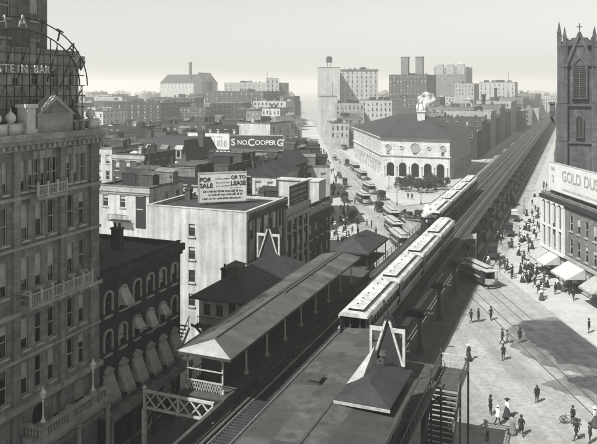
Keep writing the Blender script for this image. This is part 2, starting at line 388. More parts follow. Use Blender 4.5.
K = Vector(P(501, 274)); dB = Vector((-.0616, .9981)); d6 = Vector((SA, CA)); n6 = Vector((CA, -SA))
slab('pavement_right', [tuple(K), tuple(K-dB*75), tuple(K-dB*75+Vector((40,0))), tuple(K+d6*500+n6*14), tuple(K+d6*500)])
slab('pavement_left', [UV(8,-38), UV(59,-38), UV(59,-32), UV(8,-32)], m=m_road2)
slab('pavement_left_corner', [UV(73,-38), UV(106,-38), UV(106,-32.4), UV(73,-32.4)])
slab('pavement_square', [P(337,146), P(352,160), P(371,181), P(388,199), P(404,206), P(430,203), P(446,191), UV(700,-35), UV(700,-41), (24,420)])
slab('pavement_broadway', [(2,128), (12.5,132), (14.5,330), (12,700), (2,700)])
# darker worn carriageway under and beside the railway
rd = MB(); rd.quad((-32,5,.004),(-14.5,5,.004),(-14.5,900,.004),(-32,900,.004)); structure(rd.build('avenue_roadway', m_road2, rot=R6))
def patch(name, pix, z, m, jit, seed):
    # flat sheet with an uneven outline
    q = random.Random(seed); pts = [Vector(P(*p)) for p in pix]; out = []
    for i, p in enumerate(pts):
        n_ = pts[(i+1) % len(pts)]; k = max(2, int((n_-p).length/.5)); d = (n_-p).normalized(); nn = Vector((d.y,-d.x)); w = 0
        for j in range(k): w = w*.7+q.gauss(0,jit); out.append(tuple(p+(n_-p)*j/k+nn*w))
    bm = bmesh.new(); f = bm.faces.new([bm.verts.new((*p,z)) for p in out]); bmesh.ops.triangulate(bm, faces=[f]); bm.normal_update()
    if sum(f.normal.z for f in bm.faces) < 0: bmesh.ops.reverse_faces(bm, faces=bm.faces)
    me = bpy.data.meshes.new(name); bm.to_mesh(me); bm.free(); me.materials.append(m); return structure(link(name, me))
patch('dark_paving', ((514,324),(527,321.5),(550,321),(572,321),(582,328),(590,336),(604,349),(604,371),(582,366),(560,364),(548,353),(531,341)), .010, m_dark_paving, .2, 1)  # dark sheets just above the street, darker than the paving around them
patch('dark_paving', ((563,378),(578,376),(604,378),(604,397),(590,391),(575,384)), .010, m_dark_paving, .2, 2)
patch('grey_paving', ((505,330),(522,320),(560,318),(578,322),(604,347),(604,378),(570,372),(545,366),(525,356),(512,344)), .006, m_grey_paving, .16, 3)  # mid grey sheets under the dark ones, reaching a little past their edges
patch('grey_paving', ((540,384),(566,375),(604,376),(604,404),(584,398),(560,392)), .006, m_grey_paving, .16, 4)
def track_line(p0, p1, off):
    p0, p1 = Vector(p0), Vector(p1); d = (p1-p0).normalized(); nn = Vector((d.y, -d.x))
    root = None
    for s in (-.72, .72):
        a, b = p0+nn*(off+s), p1+nn*(off+s); w = nn*.035; mb = MB()
        mb.prism([tuple(a-w), tuple(a+w), tuple(b+w), tuple(b-w)], -.02, .02)
        mb.prism([tuple(a+w*1.02), tuple(a+w*2.6), tuple(b+w*2.6), tuple(b+w*1.02)], -.02, .009, 1)
        o = mb.build('rail', [m_iron_grey, m_road2], root)
        if root is None: root = o; root.name = 'streetcar_track'; structure(root)
for off in (-4.6, -8.2): track_line(K-dB*80, K+dB*420, off)

# ================================================================== ELEVATED RAILWAY (local x = across, y = along the avenue)
el = thing('elevated_railway', 'long two-track iron elevated railway running up the avenue to the horizon', 'railway', (0,0,0), R6)
LT, RT = -22.8, -19.2
U0, U1 = 14, 950
tb = MB(); far = MB()
u = U0
while u < 420:
    for t in (LT, RT): (tb).box(t-1.25+rnd.uniform(-.06,.06), t+1.25+rnd.uniform(-.06,.06), u, u+.2, 6.18, 6.36)
    u += .42
while u < U1:
    for t in (LT, RT): tb.box(t-1.25, t+1.25, u, u+.5, 6.18, 6.36)
    u += 1.6
stuff(tb.build('cross_tie', m_tie, el))
for t in (LT, RT):
    for s in (-.72, .72):
        b = MB(); b.box(t+s-.04, t+s+.04, U0, U1, 6.36, 6.5); b.box(t+s-.09, t+s+.09, U0, U1, 6.355, 6.385); b.build('rail', m_rail, el)
    for s in (-1.08, 1.08):
        b = MB(); b.box(t+s-.09, t+s+.09, U0, U1, 6.362, 6.53); b.build('guard_timber', m_plank, el)
for xa in (-21.42,-21.0,-20.72): b = MB(); b.box(xa, xa+.24, U0, U1, 6.362, 6.42+.02*(xa < -21.2)); b.build('footwalk', m_plank, el)
for xa in (-24.42,-24.1,-18.0,-17.7): b = MB(); b.box(xa, xa+.16, U0, U1, 6.3, 6.47); b.build('stringer', m_plank, el)
# lattice girders under each rail
for t in (LT, RT):
    for s in (-.85, .85):
        b = MB(); x = t+s
        b.box(x-.14, x+.14, U0, U1, 6.0, 6.178); b.box(x-.14, x+.14, U0, U1, 4.95, 5.1)
        uu = U0
        while uu < 330: b.beam((x,uu,5.1),(x,uu+.9,6.0),.07); b.beam((x,uu+.9,5.1),(x,uu,6.0),.07); uu += .9
        b.box(x-.05, x+.05, 330, U1, 5.1, 6.0); b.build('lattice_girder', m_iron, el)
cm = MB(); 
cm.box(-.24,.24,-.2,.2,.0,5.0); cm.box(-.36,.36,-.36,.36,-.1,.6)
for a in (-1,1):
    for k in range(4):
        t0, t1 = k/4*math.pi/2, (k+1)/4*math.pi/2
        cm.beam((a*(.1+1.5*(1-math.cos(t0))),0,3.4+1.5*math.sin(t0)), (a*(.1+1.5*(1-math.cos(t1))),0,3.4+1.5*math.sin(t1)), .16)
cme = cm.mesh('column', m_iron_grey)
cgm = MB(); cgm.box(-25.7,-16.3,-.2,.2,4.2,4.94); cge = cgm.mesh('cross_girder', m_iron)
uu = 18
while uu < 620:
    link('cross_girder', cge, el, (0,uu,0))
    for x in (-25.2,-16.8): link('column', cme, el, (x,uu,0))
    uu += 12.4
for x in (-25.0, -17.0):          # outside maintenance walks with a low rail, beyond the station
    b = MB(); b.box(x-.45, x+.45, 84, U1, 6.2, 6.28); b.build('footwalk', m_plank, el)
    b = MB(); e = x+(.42 if x > -20 else -.42)
    uu = 84
    while uu < 420: b.box(e-.03, e+.03, uu, uu+.06, 6.28, 7.2); uu += 2.4
    for zz in (6.75, 7.18): b.box(e-.025, e+.025, 84, U1, zz, zz+.05)
    stuff(b.build('handrail', m_iron, el))

# ------------------------------------------------------------------ stations
def gabled_strip(mb, x0, x1, y0, y1, z, h, hip0=1.8, m=0, m_end=1):
    xm = (x0+x1)/2; a = (xm, y0+hip0, z+h); b = (xm, y1-.6, z+h)
    mb.quad((x1,y0,z),(x1,y1,z),b,a,m); mb.quad((x0,y1,z),(x0,y0,z),a,b,m); mb.poly([(x0,y0,z),(x1,y0,z),a],m_end); mb.poly([(x1,y1,z),(x0,y1,z),b],m)
    mb.box(x0, x1, y0, y1, z-.22, z-.01, 2); 
def aframe(parent, x, y, z, w=1.9, h=3.3, deep=2.6):
    """steep gabled dormer with pale barge boards, side brackets and a finial"""
    d = MB(); hw = w/2
    d.poly([(-hw*.86,.12,0),(hw*.86,.12,0),(0,.12,h*.86)]); d.quad((hw*.9,.0,0),(hw*.9,deep,0),(0,deep,h*.9),(0,.0,h*.9)); d.quad((-hw*.9,deep,0),(-hw*.9,.0,0),(0,.0,h*.9),(0,deep,h*.9))
    r = d.build('dormer', m_slate, parent, loc=(x,y,z))
    for s in (-1, 1):
        b = MB(); b.beam((s*hw,0,0),(s*.06,0,h),.15,.15); b.build('barge_board', m_iron_pale, r)
        b = MB(); b.box(min(s*hw*1.0,s*hw*1.16), max(s*hw*1.0,s*hw*1.16), -.12, .04, .0, h*.7); b.box(min(s*hw*.3,s*hw*1.16), max(s*hw*.3,s*hw*1.16), -.11, .03, h*.7, h*.78); b.build('bracket', m_iron_pale, r)
    b = MB(); b.box(-.26,.26,-.2,.2,h-.1,h+.12); b.cyl((0,0,h+.12),(0,0,h+.95),.05,.03,6); b.lathe([(.02,h+.9),(.12,h+1.0),(.02,h+1.15)],n=8); b.build('finial', m_iron, r)
    return r

# left platform
lp = thing('station_platform', 'covered left station platform with long grey roof and pale hipped end', 'platform', (0,0,0), R6)
rb = MB(); gabled_strip(rb, -29.05, -24.1, 46.4, 80.5, 10.5, .55, 2.0); rb.build('roof', [m_platform_roof, m_tin, m_iron_grey], lp)
qs = random.Random(9); sheet_m = [m_platform_roof, mat('roof_sheet_dark', .042, .8, .3, .8), mat('roof_sheet_pale', .078, .75, .3, .8), mat('roof_sheet_rust', .06, .85, .45, 1.4)]
def sheets(parent, xl, zl, xr, zr, u0, u1, step, ms):
    u_ = u0
    while u_ < u1-.1:
        w = min(step*qs.uniform(.85,1.15), u1-u_); e_ = qs.uniform(.008,.022); b = MB()
        b.quad((xl,u_,zl+e_),(xr,u_,zr+e_),(xr,u_+w+.03,zr+e_*.4+.004),(xl,u_+w+.03,zl+e_*.4+.004)); b.quad((xl,u_,zl-.004),(xr,u_,zr-.004),(xr,u_,zr+e_),(xl,u_,zl+e_)); b.build('roof_sheet', qs.choice(ms), parent); u_ += w
sheets(lp, -26.6, 11.05, -24.08, 10.5, 48.5, 79.8, 1.25, [sheet_m[0],sheet_m[0],sheet_m[2],sheet_m[2],sheet_m[3]]); sheets(lp, -29.07, 10.5, -26.6, 11.05, 48.5, 79.8, 1.25, [sheet_m[0],sheet_m[2],sheet_m[2]])
b = MB(); b.box(-26.62,-26.5,48.6,79.5,11.04,11.16); b.box(-26.95,-26.2,62,80,11.0,11.1); b.build('ridge_cap', m_iron_grey, lp)
b = MB()
for k in range(40): b.box(-28.6,-24.6,46.2+k*1.0,47.14+k*1.0,7.3,7.4)
b.build('deck', m_plank, lp)
b = MB(); b.box(-28.6,-28.35,46.2,86,6.6,7.298); b.box(-24.9,-24.62,20,86,6.5,7.298); b.build('edge_beam', m_iron_grey, lp)
pm = MB(); pm.cyl((0,0,0),(0,0,2.9),.09,.07,8); pm.box(-.14,.14,-.14,.14,0,.3); pm.beam((0,0,2.3),(0,.5,2.88),.06); pm.beam((0,0,2.3),(0,-.5,2.88),.06); pme = pm.mesh('post', m_iron_pale)
for k in range(9):
    for x in (-28.3, -25.2): link('post', pme, lp, (x, 47.2+k*4.1, 7.4))
b = MB()
for k in range(97): b.box(-28.42,-28.38,47.1+k*.4,47.13+k*.4,7.4,8.4)
b.box(-28.45,-28.35,47.1,86,8.4,8.46); b.box(-28.45,-28.35,47.1,86,7.55,7.6); stuff(b.build('back_railing', m_iron_grey, lp))
b = MB()
for k in range(14): b.beam((-28.3+k*.22,47,7.45),(-28.05+k*.22,47,8.15),.04); b.beam((-28.05+k*.22,47,7.45),(-28.3+k*.22,47,8.15),.04)
b.box(-28.35,-25.1,46.96,47.04,8.15,8.25); b.box(-28.35,-25.1,46.96,47.04,9.05,9.12); b.build('end_railing', m_iron_pale, lp)
b = MB(); b.box(-28.2,-26.4,49.2,50.4,7.4,9.0); b.box(-28.3,-26.3,49.1,50.5,9.0,9.1); b.build('ticket_booth', m_wood, lp)
# lattice girder carrying the end of the platform, on a pale post
b = MB(); y = 46.0
b.box(-31.6,-25.3,y-.1,y+.1,7.05,7.22); b.box(-31.6,-25.3,y-.1,y+.1,5.75,5.9)
for k in range(6):
    x = -31.5+k*1.03; b.beam((x,y,5.9),(x+1.03,y,7.05),.1); b.beam((x+1.03,y,5.9),(x,y,7.05),.1)
for x in (-31.5,-28.4,-25.4): b.box(x-.08,x+.08,y-.12,y+.12,5.7,7.24)
b.build('lattice_girder', m_iron_pale, lp)
b = MB(); b.box(-31.68,-31.38,y-.15,y+.15,0,5.7); b.box(-31.85,-31.2,y-.3,y+.3,0,.5); b.lathe([(.1,7.24),(.2,7.35),(.12,7.5),(.02,7.6)], (-31.53,y,0), 8); b.build('post', m_iron_pale, lp)
for uu in (56,68,80):
    link('column', cme, lp, (-28.3,uu,0))
for uu in (52, 64, 76):
    b = MB(); b.box(-28.9,-24.5,uu-.15,uu+.15,6.0,6.58); b.build('cross_girder', m_iron, lp)

# left station house
lh = thing('station_house', 'small station house with dark hipped roof behind the left platform', 'station', (0,0,0), R6)
x0,x1,y0,y1 = -35.0,-29.4,60.5,75.5
ops = {'S': [(.5,1.3,8.3,9.9),(1.9,2.7,8.3,9.9),(3.3,4.1,8.3,9.9),(4.5,5.2,8.3,9.9)], 'E': grid_ops(15,6,1,.8,1.5,8.4,1), 'W': grid_ops(15,6,1,.8,1.5,8.4,1)}
mb = MB()
for s in 'SEWN':
    T = Tface(s, 5.6, 15); wall_face(mb, lambda a,d,z,T=T: (T(a,d,z)[0]+x0, T(a,d,z)[1]+y0, z), 5.6 if s in 'SN' else 15, 7.4, 10.2, ops.get(s, []), .12)
mb.build('wall', m_cream_wall, lh)
hold = bpy.data.objects.new('tmp', None)
for s in ops:
    T = Tface(s, 5.6, 15)
    for o in ops[s]:
        f_, p_, b_ = window_mesh(o[1]-o[0], o[3]-o[2], False, 'cross', (m_frame_dark, m_glass)); l = T((o[0]+o[1])/2,-.02,o[2])
        w_ = link('window', f_, lh, (l[0]+x0, l[1]+y0, l[2]), ROT[s]); link('pane', p_, w_)
rb = MB(); rb.hip(x0-.7,x1+.5,y0-.7,y1+.6,10.2,1.9); rb.box(x0-.7,x1+.5,y0-.7,y1+.6,10.0,10.19); rb.build('roof', m_slate, lh)
b = MB(); b.box(x0-.2,x1+.6,y0-.4,y1+.4,7.1,7.39); b.build('floor_deck', m_plank, lh)
b = MB(); b.box(-32.9,-31.5,62.4,63.8,11.2,12.9); b.hip(-33.1,-31.3,62.2,64,12.902,.5); b.build('cupola', m_wood, lh)
for x,y in ((-34.6,61),(-29.8,61),(-34.6,75),(-29.8,75)): link('column', cme, lh, (x,y,0), scale=(1,1,1.42))
chimney(lh, -34.2, 64.5, 10.6, .6,.5, 1.3, m_brick_deep, 1)
aframe(lh, -33.0, 73.0, 11.3, 2.5, 3.6)
b = MB()
for k in range(22): b.box(-35.0+k*.25,-34.97+k*.25,60.12,60.15,7.4,8.2)
b.box(-35.0,-29.6,60.1,60.17,8.2,8.26); b.build('railing', m_iron, lh)
# covered stairs beside it going down towards the side street
b = MB()
for k in range(26): b.box(-37.6,-35.9,59.6-k*.28,59.9-k*.28,7.2-k*.27,7.26-k*.27)
b.build('stair', m_plank, lh)
for x in (-37.7,-35.8):
    b = MB(); b.beam((x,60,8.2),(x,52.6,1.2),.08); b.beam((x,60,7.0),(x,52.6,0),.1,.3)
    for k in range(12): b.box(x-.02,x+.02,59.8-k*.6,59.84-k*.6,7.1-k*.57,8.0-k*.57)
    b.build('stair_railing', m_iron_pale, lh)

# right platform with station house
rp = thing('station_platform', 'right station platform under a broad grey roof at the bottom of the view', 'platform', (0,0,0), R6)
rb = MB(); xm = -15.6
zt = 10.5
rb.quad((-18.1,24,zt),(-14.4,24,zt+.4),(-14.4,56.2,zt+.4),(-18.1,56.2,zt)); rb.quad((-14.4,24,zt+.4),(-13.1,24,zt+.22),(-13.1,56.2,zt+.22),(-14.4,56.2,zt+.4))
rb.box(-18.1,-13.1,24,56.2,zt-.3,zt-.01,1); rb.poly([(-13.1,56.2,zt),(-18.1,56.2,zt),(-14.4,56.2,zt+.4),(-13.1,56.2,zt+.22)]); rb.build('roof', [m_platform_roof, m_iron_grey], rp)
b = MB(); b.box(-14.47,-14.33,24,56.3,zt+.38,zt+.46); b.build('ridge_cap', m_iron_grey, rp)
sheets(rp, -18.12, zt, -16.2, zt+.208, 24, 56.1, 2.1, [sheet_m[1],sheet_m[1],sheet_m[0],sheet_m[3]]); sheets(rp, -16.2, zt+.208, -14.4, zt+.4, 24, 56.1, 1.7, [sheet_m[1],sheet_m[1],sheet_m[0],sheet_m[3]]); sheets(rp, -14.4, zt+.4, -13.08, zt+.22, 24, 56.1, 1.9, [sheet_m[1],sheet_m[3]])
b = MB(); b.box(-17.0,-16.2,44.2,45.2,zt+.1,zt+.5); b.box(-17.06,-16.14,44.1,45.3,zt+.5,zt+.56); b.build('roof_hatch', m_iron_grey, rp)
for x_,y_,h_ in ((-14.9,53,.8),): b = MB(); b.cyl((x_,y_,zt),(x_,y_,zt+h_),.11,.11,8); b.cyl((x_,y_,zt+h_),(x_,y_,zt+h_+.18),.2,.06,8); b.build('vent_pipe', m_iron, rp)
b = MB()
for k in range(36): b.box(-17.35,-10.6,23+k*1.0,23.94+k,7.3,7.4)
b.build('deck', m_plank, rp)
b = MB(); b.box(-17.35,-17.1,23,59,6.5,7.298); b.box(-10.85,-10.6,23,59,6.6,7.298); b.build('edge_beam', m_iron_grey, rp)
for k in range(8):
    for x in (-16.8,-13.4): link('post', pme, rp, (x, 25.5+k*4.3, 7.4), scale=(1,1,1.05))
for uu in (30,43,55): link('column', cme, rp, (-11.2,uu,0), scale=(1,1,1.3)); b = MB(); b.box(-17.2,-10.7,uu-.16,uu+.16,6.0,6.58); b.build('cross_girder', m_iron, rp)
rh = thing('station_house', 'right station house with raised roof and steep gabled dormer beside the platform', 'station', (0,0,0), R6)
x0,x1,y0,y1 = -13.0,-10.9,27,47.5
mb = MB(); ops = {'E': grid_ops(20.5,7,1,1.1,1.7,8.4,1)}
for s in 'SEWN':
    T = Tface(s, 2.1, 20.5); wall_face(mb, lambda a,d,z,T=T: (T(a,d,z)[0]+x0, T(a,d,z)[1]+y0, z), 2.1 if s in 'SN' else 20.5, 7.4, 10.5, ops.get(s, []), .12)
mb.build('wall', m_brick_deep, rh)
for o in ops['E']:
    f_, p_, b_ = window_mesh(o[1]-o[0], o[3]-o[2], False, 'cross', (m_frame, m_glass)); w_ = link('window', f_, rh, (x1+.02, y0+(o[0]+o[1])/2, o[2]), ROT['E']); link('pane', p_, w_)
b = MB(); b.quad((-13.2,26.5,10.74),(-10.2,26.5,10.52),(-10.2,42,10.52),(-13.2,42,10.74)); b.box(-13.05,-10.2,26.5,48.2,10.3,10.51,1); b.box(-10.28,-10.1,26.5,42,10.3,10.62,2); b.build('lower_roof', [sheet_m[1], m_iron_grey, m_iron_grey], rh)
b = MB(); b.box(-14.0,-10.9,42.0,48.0,10.75,11.0,1); b.hip(-14.25,-10.65,41.7,48.3,11.12,.75,1.8); b.box(-14.25,-10.65,41.7,48.3,10.98,11.11,1); b.box(-14.3,-10.6,41.64,41.698,10.9,11.08,2); b.build('raised_roof', [m_slate, m_iron_grey, m_trim_mid], rh)
aframe(rh, -12.3, 47.6, 11.5, 2.2, 3.3, 1.6)
b = MB(); ap = (-13.15,47.3,12.75); pp = [(-14.2,44.0,11.2),(-13.25,44.7,11.5),(-12.9,47.3,11.7),(-14.15,47.3,11.2)]
for k in range(4): b.poly([pp[k],pp[(k+1)%4],ap])
b.build('skylight', m_trim_mid, rh)  # pale wedge, no skylight: sun glare on the dormer slope put into its colour
b = MB(); b.cyl((-12.35,46.6,11.5),(-12.35,46.6,12.5),.16,.2,8); b.cyl((-12.35,46.6,12.5),(-12.35,46.6,12.75),.32,.22,8); b.beam((-12.35,46.6,12.4),(-12.75,46.4,12.0),.12); b.build('roof_vent', m_iron_grey, rh)
b = MB(); b.cyl((-13.6,51.5,10.5),(-13.6,51.5,14.6),.05,.03,6); b.lathe([(.03,14.5),(.13,14.65),(.03,14.8)],(-13.6,51.5,0),8); b.build('lightning_rod', m_iron, rh)
# walkway, landing and stairs to the street
ss = thing('station_stairs', 'open iron stairway with pale framed landing going down to the street', 'stairs', (0,0,0), R6)
b = MB()
for k in range(9): b.box(-13.1,-8.4,55.2+k*.5,55.66+k*.5,7.0,7.08)
b.build('landing', m_plank, ss)
for (xa,ya,xb,yb) in ((-8.4,55.2,-8.4,59.6),(-10.7,55.2,-10.7,59.6),(-10.7,59.6,-8.4,59.6)):
    b = MB()
    for k in range(8):
        x, y = xa+(xb-xa)*k/7, ya+(yb-ya)*k/7; b.box(x-.025,x+.025,y-.025,y+.025,7.08,8.2)
    b.beam((xa,ya,8.2),(xb,yb,8.2),.1); b.beam((xa,ya,7.6),(xb,yb,7.6),.05); b.build('railing', m_iron_grey if ya < 59 else m_iron_pale, ss)
for x,y in ((-8.4,55.2),(-10.7,55.2),(-8.4,59.6),(-10.7,59.6)):
    b = MB(); b.box(x-.08,x+.08,y-.08,y+.08,0,8.6); b.build('post', m_iron_grey, ss)
stm = MB(); stm.box(-10.5,-8.55,0,.32,-.03,.03); stm.box(-10.5,-8.55,.29,.31,-.25,-.03); ste = stm.mesh('step', m_plank)
for k in range(26): link('step', ste, ss, (0, 54.9-k*.29, 6.8-k*.265))
for x in (-10.6,-8.45):
    b = MB(); b.beam((x,55.2,6.9),(x,47.4,.0),.08,.35); b.beam((x,55.2,7.9),(x,47.4,1.0),.08)
    for k in range(14): y = 55-k*.55; b.box(x-.02,x+.02,y-.02,y+.02,6.8-k*.485,7.8-k*.485)
    b.build('stair_railing', m_iron_grey, ss)
    b = MB(); b.quad((x+.05,55.2,6.7),(x+.05,55.2,7.75),(x+.05,47.4,.85),(x+.05,47.4,-.1)); b.quad((x-.05,55.2,7.75),(x-.05,55.2,6.7),(x-.05,47.4,-.1),(x-.05,47.4,.85)); b.quad((x-.05,55.2,7.75),(x-.05,47.4,.85),(x+.05,47.4,.85),(x+.05,55.2,7.75)); b.build('side_boarding', m_wood, ss)
b = MB(); b.beam((-10.3,39,7.5),(-10.3,55,7.5),.3,.35); b.beam((-10.3,39,8.5),(-10.3,55,8.5),.1)
for k in range(16): b.box(-10.33,-10.27,39+k,39.06+k,7.5,8.5)
b.build('walkway_edge', m_iron_grey, ss)

# covered stair kiosk at the far end of the left platform
kk = thing('stair_kiosk', 'dark hip roofed stair kiosk with finial at the far end of the left platform', 'kiosk', (*UV(97.5,-29.3),0), R6)
b = MB(); b.hip(-2.9,2.9,-5.5,5.5,8.1,1.5,2.2); b.box(-2.9,2.9,-5.5,5.5,7.85,8.09); b.build('roof', m_slate, kk)
b = MB(); b.lathe([(.3,9.3),(.12,10.0),(.22,10.4),(.08,10.8),(.03,11.6)],(0,-1.2,0),8); b.build('finial', m_iron, kk)
for x in (-2.5,2.5):
    for y in (-5,0,5): b = MB(); b.cyl((x,y,0),(x,y,7.85),.1,.08,8); b.build('post', m_iron_grey, kk)
b = MB(); b.box(-2.4,2.4,-11.2,5,5.7,5.9); b.build('landing', m_plank, kk)
b = MB()
for k in range(30): b.box(-2.2,-.6,5+k*.29,5.3+k*.29,5.6-k*.19,5.66-k*.19)
b.build('stair', m_plank, kk)
b = MB(); b.box(-.6,1.0,-5.62,-5.52,7.0,7.6); b.build('board', m_white, kk)
# ================================================================== LEFT: HOTEL
def bld_uv(name, label, u0, u1, v0, v1, H, wall, faces, **k):
    return building(name, label, UV(u0, v0), R6, v1-v0, u1-u0, H, wall, faces, **k)
HU0, HU1, HV0, HV1, HH = 22., 45.9, -56., -36., 27.6
cols = [24.3,25.6,26.9,29,30.3,32.2,33.5,34.8,36.1]
cols = [24.2,25.5,27.4,28.7,30.6,31.9,33.4,34.7,36.0,37.95,39.3,40.6,42.7,44.0]
rowz = [(9.4,11.7),(12.6,14.8),(16.7,19.1),(20.3,22.8)]
ops = [(c-HU0-.34, c-HU0+.34, a, b) for c in cols for a, b in rowz]
ops += [(c-HU0-.24, c-HU0+.24, 23.75, 25.9) for c in (36.1,37.8,38.55,39.15,39.75,40.35,41.0,42.5,43.3,44.1)] + [(c-HU0-.3, c-HU0+.3, 23.75, 25.9) for c in (24.2,25.5,27.4,28.7,30.6,31.9,33.4,34.7)]
ops += [(a-HU0, a-HU0+1.3, 5.2, 8.2, True) for a in (24,26.5,29,31.5,34,36.6,38.7,40.8,43.2)]
hotel = bld_uv('hotel', 'tall grey stone hotel with balconies and roof pediment at left edge', HU0, HU1, HV0, HV1, HH, m_hotel, {'E': ops}, roof=m_tar_pale, parapet=.0, near=True, sill=m_hotel_trim, frames=(m_frame, m_glass), depth=.3)
W_, D_ = HV1-HV0, HU1-HU0
def H_(u, out, z): return (W_/2+out, u-HU0-D_/2, z)       # point on the hotel's street front
def hbox(mb, ua, ub, o0, o1, z0, z1, m=0): mb.box(W_/2+o0, W_/2+o1, ua-HU0-D_/2, ub-HU0-D_/2, z0, z1, m)
for ua, ub in ((22,23.4),(26.1,26.9),(29.3,30),(32.5,33),(36.75,37.35),(41.35,42.0),(44.9,45.9)):
    b = MB(); hbox(b,ua,ub,.004,.22,4.9,26.4); hbox(b,ua-.06,ub+.04,.004,.3,22.9,23.2); hbox(b,ua-.06,ub+.04,.004,.3,26.1,26.6); b.build('pilaster', m_hotel, hotel)
b = MB()
for z0,z1,o in ((26.6,27.0,.35),(27.0,27.35,.6),(27.35,27.75,.95),(23.2,23.45,.3),(19.75,19.95,.28),(15.2,15.5,.36),(12.0,12.18,.26),(8.55,8.95,.45),(4.5,4.9,.5)): hbox(b,21.9,46.0+o*.3,.002,o,z0,z1)
b.build('cornice', m_hotel_trim, hotel)
b = MB()
for k in range(44): hbox(b,22.2+k*.54,22.42+k*.54,.36,.8,26.72,26.99)
stuff(b.build('dentil', m_hotel_trim, hotel))
b = MB()
for k in range(30): hbox(b,22.3+k*.8,22.7+k*.8,.0,.12,27.75,28.4)
hbox(b,22,45.9,-.05,.2,28.4,28.55); b.build('roof_balustrade', m_hotel_trim, hotel)
# pediment over the middle bay
pd = MB(); x = W_/2-.05
def tri(mb, ua, ub, z, h, xx0, xx1, m=0):
    ya, yb = ua-HU0-D_/2, ub-HU0-D_/2; ym = (ya+yb)/2
    mb.poly([(xx1,ya,z),(xx1,yb,z),(xx1,ym,z+h)],m); mb.quad((xx1,ya,z),(xx1,ym,z+h),(xx0,ym,z+h),(xx0,ya,z),m); mb.quad((xx1,ym,z+h),(xx1,yb,z),(xx0,yb,z),(xx0,ym,z+h),m); mb.poly([(xx0,yb,z),(xx0,ya,z),(xx0,ym,z+h)],m)
hbox(pd,38.9,42.6,-.8,.35,27.75,29.0); tri(pd,38.6,42.9,29.0,1.45,x-.6,x+.45); tri(pd,39.15,42.35,29.12,1.02,x+.3,x+.46,1)
pd.build('pediment', [m_hotel_trim, m_hotel], hotel)
for ua in (37.9,):
    b = MB(); hbox(b,ua,ua+.8,-.6,.3,27.75,29.6); hbox(b,ua-.12,ua+.92,-.7,.42,29.6,29.85); hbox(b,ua-.1,ua+.9,-.7,.4,27.76,28.1); b.build('pedestal', m_white, hotel)
for uu in (36.9, 35.6, 45.4, 31.0, 27):
    b = MB(); c = H_(uu,-.25,27.75); b.box(c[0]-.5,c[0]+.5,c[1]-.5,c[1]+.5,27.75,28.5); b.lathe([(.36,28.5),(.2,28.6),(.32,28.72),(.38,28.9),(.34,29.08),(.2,29.26),(.06,29.34),(.04,29.6)],(c[0],c[1],0),14); b.build('ball_finial', m_white, hotel, True)
b = MB(); c = H_(43.6,-.4,27.75); b.cyl((c[0],c[1],27.7),(c[0],c[1],28.6),.5,.5,10); b.lathe([(.6,28.6),(.3,29.2),(.1,29.3)],(c[0],c[1],0),10); b.build('roof_vent', m_iron_grey, hotel)
# balconies
def balcony(ua, ub, z, out, h, pale, n):
    r = MB(); hbox(r,ua,ub,.003,out,z-.25,z); 
    for k in range(n+1):
        u_ = ua+(ub-ua)*k/n; hbox(r,u_-.09 if k else u_,u_+.09 if k < n else u_,.1 if k in (0,n) else .3,out*.75,z-.55,z-.252)
    o = r.build('balcony', m_hotel_trim, hotel)
    rl = MB()
    nb = int((ub-ua)/.16)
    for k in range(nb+1): u_ = ua+.04+(ub-ua-.08)*k/nb; hbox(rl,u_-.02,u_+.02,out-.1,out-.06,z,z+h)
    for k in range(n+1): u_ = ua+.06+(ub-ua-.12)*k/n; hbox(rl,u_-.07,u_+.07,out-.14,out-.02,z,z+h+.22)
    hbox(rl,ua,ub,out-.13,out-.03,z+h-.08,z+h); hbox(rl,ua,ub,out-.12,out-.04,z+.06,z+.12)
    for uu_ in (ua, ub-.08): hbox(rl,uu_,uu_+.08,0,out-.13,z+h-.08,z+h); hbox(rl,uu_,uu_+.08,0,out-.13,z+h*.45,z+h*.5)
    rl.build('railing', pale, o)
balcony(37.3,44.0,15.85,1.15,.85,m_iron_pale,6); balcony(38.3,41.4,23.3,.9,.8,m_iron_pale,3); balcony(28,34,15.85,1.15,.85,m_iron_pale,6)
# carved panel and arched hood
for ua,ub in ((38.6,40.5),(42.2,44.4)): b = MB(); hbox(b,ua,ub,.004,.16,25.98,26.5); hbox(b,ua+.5,ub-.5,.16,.3,25.95,26.55); b.build('carved_panel', m_hotel_trim, hotel)
# porch terrace with balustrade and lamps
po = MB(); hbox(po,37.6,45.7,.01,1.75,6.15,6.5); hbox(po,37.7,45.7,.01,1.6,5.8,6.149); po.build('porch_roof', m_hotel_trim, hotel)
ba = MB(); hbox(ba,37.8,45.5,1.25,1.6,7.2,7.4); hbox(ba,37.8,45.5,1.28,1.57,6.5,6.6); hbox(ba,37.8,38.1,.02,1.24,7.2,7.39); ba.build('balustrade', m_hotel_trim, hotel)
for u_ in (38.2,40.9,43.6,45.3): b = MB(); hbox(b,u_-.2,u_+.2,1.2,1.64,6.5,7.6); b.build('balustrade_pier', m_hotel_trim, hotel)
bme = MB(); bme.lathe([(.05,0),(.1,.25),(.05,.5),(.09,.7)],n=6); bme = bme.mesh('baluster', m_hotel_trim, True)
for k in range(24): link('baluster', bme, hotel, H_(38.55+k*.285,1.42,6.5))
for k in range(4): link('baluster', bme, hotel, H_(37.95,.2+k*.27,6.5))
for u_ in (38.2,43.6):
    c = H_(u_,1.42,0); b = MB(); b.lathe([(.19,7.6),(.19,7.7),(.09,7.85),(.055,8.2),(.05,9.0),(.09,9.1),(.05,9.2)],(c[0],c[1],0),10); lp_ = b.build('terrace_lamp', m_white, hotel, True)
    b = MB(); b.lathe([(.06,9.2),(.16,9.3),(.22,9.6),(.26,9.65),(.1,9.85),(.04,10.0),(.02,10.1)],(c[0],c[1],0),10); b.build('lantern', m_white, lp_)
